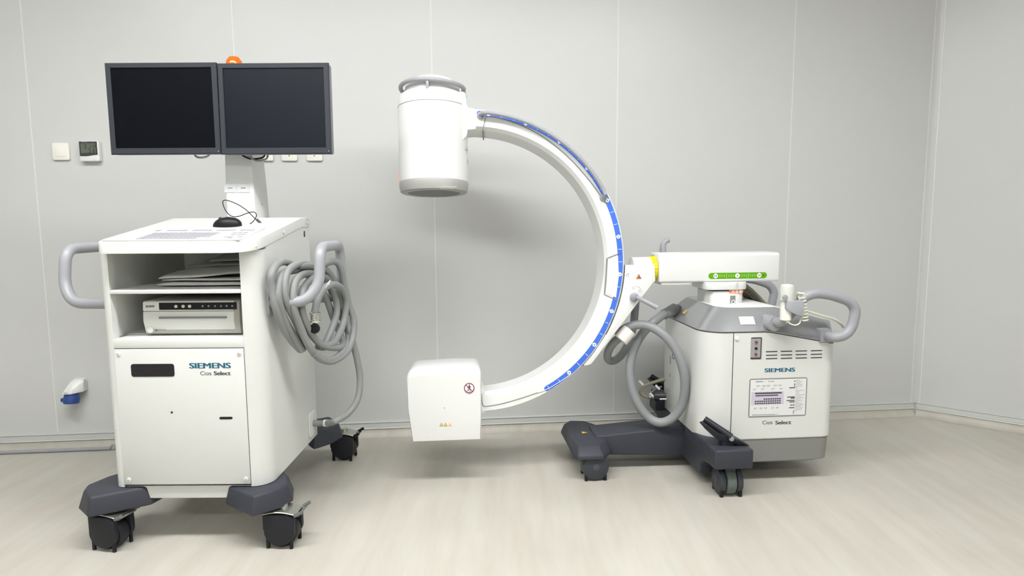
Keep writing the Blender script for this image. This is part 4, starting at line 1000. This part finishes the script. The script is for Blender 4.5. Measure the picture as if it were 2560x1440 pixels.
bar(.06, .5, .065, .072); bar(.06, .45, .05, .055)
part('printing', b, M_INKL, ic, MM)
part('lettering', textbm('SIEMENS', .030, .0042, .0003, .12), M_TEAL, ic, MM @ T(X0 + .17 * Wc, -BY - .0020, Z1 - .0125)); part('lettering', textbm('Cios Select', .026, .0042, .0003), M_INK, ic, MM @ T(X0 + .37 * Wc, -BY - .0020, Z1 - .0125))
# stickers on the cap
def on_cap(x, y):      # the inclined front flank of the cap
    z0_, z1_ = .645, .735; y0_, y1_ = -BY, -BY * .75
    n = Vector((0, -(z1_ - z0_), (y1_ - y0_))).normalized(); Mi = MM; o_ = Mi @ Vector((0, y0_, z0_)); nw = Mi.to_3x3() @ n; v = ray(x, y); t_ = (o_ - CP).dot(nw) / v.dot(nw); return Mi.inverted() @ (CP + v * t_)
TILT = atan2(BY * .25, .09)
q = on_cap(1866, 803); part('asset_sticker', box(-.031, .031, -.0012, .001, -.0185, .0185, M=T(q.x, q.y - .0045, q.z + .003) @ RX(-TILT)), M_LABEL, cap, MM)
b = box(-.012, .006, -.0016, 0, .004, .0055); part('printed_text', b, M_INKL, cap, MM @ T(q.x, q.y - .0045, q.z + .003) @ RX(-TILT))
q = on_cap(1780, 790)
nl_ = MM.to_3x3() @ Vector((-.716, 0, .698)); ol_ = MM @ Vector((-.102, 0, .649)); v_ = ray(1715, 780); v_ = MM.inverted() @ (CP + v_ * ((ol_ - CP).dot(nl_) / v_.dot(nl_)))
part('warning_triangle', tri_bm(.030, .0008), M_WARN, cap, MM @ T(v_.x - .0025, v_.y, v_.z + .0025) @ RY(radians(44)) @ RZ(radians(-90)))
# labels on the end face
for x, y, w_, h_2, m_ in ((1680, 850, .03, .010, M_KEY), (1693, 866, .02, .012, M_KEY), (1676, 900, .014, .04, M_KEY), (1675, 938, .010, .014, M_INKL), (1701, 877, .018, .022, M_SALMON)):
    q = on(MM, x, y, 0, BX0); yy = min(.17, max(-.15, q.y)); part('label_sticker', box(BX0 - .0008, BX0 + .001, yy - w_ / 2, yy + w_ / 2, q.z - h_2 / 2, q.z + h_2 / 2), m_, body, MM)
q = on(MM, 1684, 890, 0, BX0); part('round_label', tube([Vector((BX0 - .001, q.y + .014 * cos(a), q.z + .014 * sin(a))) for a in [2 * pi * i / 24 for i in range(24)]], .0012, 6, closed=True), M_PLUGBLUE, body, MM)
# --- push handles on both sides of the cap
def push_handle(s):
    f = lambda x, z, y=.325: Vector((x, s * y, z))
    pts = fillet([f(.175, .690, .22), f(.195, .688, .325), f(.235, .725), f(.285, .792), f(.335, .806), f(.40, .797), f(.480, .770), f(.507, .735), f(.495, .665), f(.468, .632), f(.425, .622), f(.405, .625, .24)], .03, 6)
    h = part('push_handle', tube(pts, .0205, 16), M_GREYP, ca, MM)
    part('handle_socket', lathe([(.032, 0), (.032, .045), (.028, .052)], 24, 'y', (0, 0, 0), M=T(.185, s * -0 + (-.25 if s < 0 else .25), .680) @ (RZ(pi) if s < 0 else I4)), M_GREYP, h, MM)
    part('handle_socket', box(.385, .435, -.292 if s < 0 else .21, -.21 if s < 0 else .292, .595, .652, .008, 3), M_GREYP, h, MM)
push_handle(-1); push_handle(1)
part('rear_handle', tube(fillet([Vector((.455, -.12, .28)), Vector((.5, -.12, .29)), Vector((.5, -.12, .46)), Vector((.455, -.12, .47))], .03), .008, 10), M_GREYP, ca, MM)
# --- crossbar, leg and head
CBX0, CBX1 = -.10, .055
def cut(y): return y
pr = [(-.415, .206), (-.30, .206), (.30, .206), (.415, .206), (.420, .130), (.400, .120), (.395, .09), (.375, .118), (.330, .128), (.285, .115), (.262, .052), (.22, .050), (-.22, .050), (-.262, .052), (-.285, .115), (-.330, .128), (-.372, .128), (-.395, .126), (-.420, .130)]
pr = [(-.420, .206), (.420, .206), (.420, .128), (.350, .126), (.300, .118), (.272, .095), (.264, .050), (-.264, .050), (-.272, .095), (-.300, .118), (-.350, .126), (-.420, .128)]
b = prism(pr, 'x', CBX0, CBX1, .008, 3)
# taper the bar where it runs under the body is left straight; ends are widened a little
xb = part('crossbar', b, M_DARK, ca, MM, smooth=30)
b = loft([[(-.495, -.082, .075), (-.495, .082, .075), (-.495, .074, .158), (-.495, -.074, .158)], [(-.30, -.082, .066), (-.30, .082, .066), (-.30, .074, .172), (-.30, -.074, .172)], [(CBX0 + .01, -.082, .055), (CBX0 + .01, .082, .055), (CBX0 + .01, .074, .187), (CBX0 + .01, -.074, .187)]])
bevel(b, .008, 3, 40); part('leg_beam', b, M_DARK, ca, MM)
hd_t = [(-.595, -.135), (-.585, -.155), (-.50, -.155), (-.455, -.105), (-.445, .09), (-.50, .165), (-.565, .175), (-.60, .13)]
hd_m = [(-.607, -.165), (-.595, -.195), (-.49, -.195), (-.44, -.125), (-.43, .10), (-.49, .19), (-.575, .195), (-.612, .14)]
hd_b = [(-.610, -.170), (-.597, -.200), (-.485, -.200), (-.435, -.13), (-.425, .10), (-.485, .195), (-.577, .20), (-.615, .145)]
b = loft([[(x, y, .100) for x, y in hd_b], [(x, y, .118) for x, y in hd_m], [(x, y, .150) for x, y in hd_t]]); bevel(b, .006, 2, 30)
hd = part('leg_head', b, M_DARK, ca, MM); part('warning_triangle', prism([(-.012, -.012), (.014, -.002), (-.010, .012)], 'z', .1500, .1508), M_WARN, hd, MM @ T(-.53, 0, 0))
def small_caster(c, a, s=1.0):
    M = MM @ T(c[0], c[1], 0) @ RZ(a) @ Matrix.Scale(s, 4)
    b = nb()
    for y0, y1 in ((-.045, -.022), (.022, .045)): cyl(.050, y0, y1, 'y', (0, 0, .054), 40, .005, bm=b)
    box(-.03, .03, -.02, .02, .08, .125, .004, 2, bm=b)
    h = part('caster', b, mat('caster_grey', (.045, .048, .058), .45, spec=.35), ca, M)
    part('wheel', cyl(.0535, -.018, .018, 'y', (0, 0, .0535), 40, .004), M_TREAD, h, M); part('hub', cyl(.014, -.047, .047, 'y', (0, 0, .054), 24, .001), mat('hub_grey', (.06, .064, .075), .5), h, M)
    for x in (-.036, .036):
        for y in (-.036, .036): part('guard_peg', box(x - .006, x + .006, y - .007, y + .007, .001, .04, .002, 1), M_BLACK, h, M)
small_caster((-.517, -.135), 0, 1.12); small_caster((-.517, .13), 0, 1.12)
small_caster((-.015, -.345), radians(88), 1.05); small_caster((-.015, .345), radians(88), 1.05)
for s in (-1, 1): part('rear_wheel', cyl(.050, -.02, .02, 'y', (.30, .10 + s * .06, .050), 40, .008), M_WHEEL, ca, MM)
# brake pedals on the crossbar ends
def pedal(s):
    f = lambda x, z: (x, z)
    Mp = MM @ T(0, s * .35, 0)
    pr = [(-.130, .292), (-.118, .296), (-.070, .262), (-.03, .245), (.02, .228), (.058, .206), (.052, .199), (.0, .212), (-.045, .226), (-.075, .235), (-.105, .262)]
    o_ = part('brake_pedal', prism(pr, 'y', -.028, .028, .003, 2), M_WHEEL, ca, Mp)
    part('pedal_roller', tube([Vector((-.105, .035, .300)), Vector((-.02, -.03, .245))], .014, 16), M_WHEEL, o_, Mp); part('pivot', cyl(.0095, -.040, -.030, 'y', (-.022, 0, .240), 20, .001), M_GREYP, o_, Mp)
    part('pedal_mount', box(-.052, -.002, -.02, .02, .200, .232, .006, 2), M_DARK, o_, Mp)
pedal(-1); pedal(1)
part('far_bracket', box(-.145, -.09, .18, .26, .18, .27, .006, 2), M_DARK, ca, MM)

# ---- hand switch with coiled cord, in its holder on the front handle
MH = MM
hs = thing('hand_switch', 'pale hand switch with coiled cord hanging in a grey holder', 'hand switch', MM @ Vector((.2, -.345, .70)), YAWM)
def hp(x, y, l): return on(MM, x, y, 1, l)
a = hp(1947, 717, -.36); c = hp(1978, 752, -.36)
ax = (a.x + c.x) / 2 + .004
b = lathe([(.022, .0), (.026, .003), (.027, .05), (.024, .062), (.012, .066), (.0, .066)], 28, 'z', (0, 0, 0)); part('switch_head', b, mat('pale_grey_plastic', (.62, .64, .60), .4), hs, MM @ T(ax + .004, -.36, c.z))
part('switch_grip', lathe([(.015, -.078), (.021, -.074), (.0215, -.02), (.015, .0), (.015, .004)], 24, 'z', (0, 0, 0)), M_CREAM, hs, MM @ T(ax + .002, -.36, c.z))
part('trigger_button', cyl(.010, -.006, .004, 'y', (0, 0, 0), 20, .002), M_GREYP, hs, MM @ T(ax - .018, -.385, c.z + .018))
h0 = hp(1958, 751, -.365); h1 = hp(2001, 790, -.365)
pts = [(h0.x + .003, h0.z), (h1.x, h0.z), (h1.x, h1.z), (h1.x - .012, h1.z + .002), (h0.x + .006, h1.z + .024), (h0.x + .001, h1.z + .035)]
part('holder', prism(pts, 'y', -.39, -.345, .004, 2), mat('holder_grey', (.36, .37, .40), .45), hs, MM)
coil = []
c0 = hp(2004, 738, -.37); c1 = hp(2012, 802, -.37); n = 8
for i in range(n * 16 + 1):
    t_ = i / (n * 16); a_ = 2 * pi * n * t_; p = c0.lerp(c1, t_); rr = .0115 + .002 * sin(pi * t_); coil.append(p + Vector((rr * cos(a_), rr * sin(a_), .004 * cos(a_))))
part('coiled_cord', tube(coil, .0028, 8), M_CORD, hs, MM)
part('cord', tube(spline([coil[0], hp(1995, 733, -.36), hp(1993, 742, -.35), hp(1997, 752, -.34)], 5), .0045, 8), M_CORD, hs, MM)
lo = spline([hp(1963, 789, -.36), hp(1968, 800, -.37), hp(1975, 809, -.375), hp(1988, 813, -.375), hp(1999, 808, -.375), hp(2003, 798, -.37), coil[-1]], 6); part('cord', tube(lo, .0028, 8), M_CORD, hs, MM)
part('strain_relief', tube([hp(1963, 790, -.36), hp(1970, 806, -.37)], lambda t_: .0055 + .002 * t_, 12), M_CORD, hs, MM)
lead = spline([hp(2014, 777, -.35), hp(2040, 784, -.34), hp(2062, 791, -.33), hp(2085, 798, -.31), hp(2100, 808, -.29), hp(2108, 818, -.27)], 8)
part('cord', tube(lead, lambda t_: .0042 + (.0014 * abs(sin(40 * t_)) if t_ > .55 else 0), 10), M_CORD, hs, MM)

# ---- loose plugs beside the chassis
pc = thing('plug_cable', 'two dark cable plugs on thin beige cables dangling behind the big hose loop', 'cable', mp_(1640, 990, .1), YAWM)
part('cable', tube(spline([mp_(1662, 948, .12), mp_(1640, 954, .11), mp_(1615, 963, .10), mp_(1601, 976, .10), mp_(1606, 988, .10), mp_(1626, 995, .10)], 7), .0075, 10), M_BEIGE, pc)
part('cable', tube(spline([mp_(1655, 966, .10), mp_(1640, 972, .10), mp_(1629, 981, .10), mp_(1627, 990, .10)], 7), .004, 8), M_WIRE, pc)
part('plug', tube([mp_(1633, 991, .09), mp_(1640, 989, .09), mp_(1660, 989, .08), mp_(1663, 989, .08)], lambda t_: .008 + .006 * min(1, t_ * 3), 14), M_LCDF, pc); part('plug', tube([mp_(1636, 996, .08), mp_(1648, 998, .075)], .010, 12), M_BLACK, pc)
part('plug_tip', tube([mp_(1649, 998, .075), mp_(1666, 998, .07)], .005, 12), M_CHROME, pc); part('collar', tube([mp_(1622, 993, .10), mp_(1627, 992, .10)], .013, 14), M_STEEL, pc)
for x, y in ((1603, 957), (1644, 968), (1630, 988)):
    p_ = mp_(x, y, .085); part('tag', box(-.014, .014, -.001, .001, -.005, .005, M=Matrix.Translation(p_) @ RY(radians(45))), M_LABEL, pc)
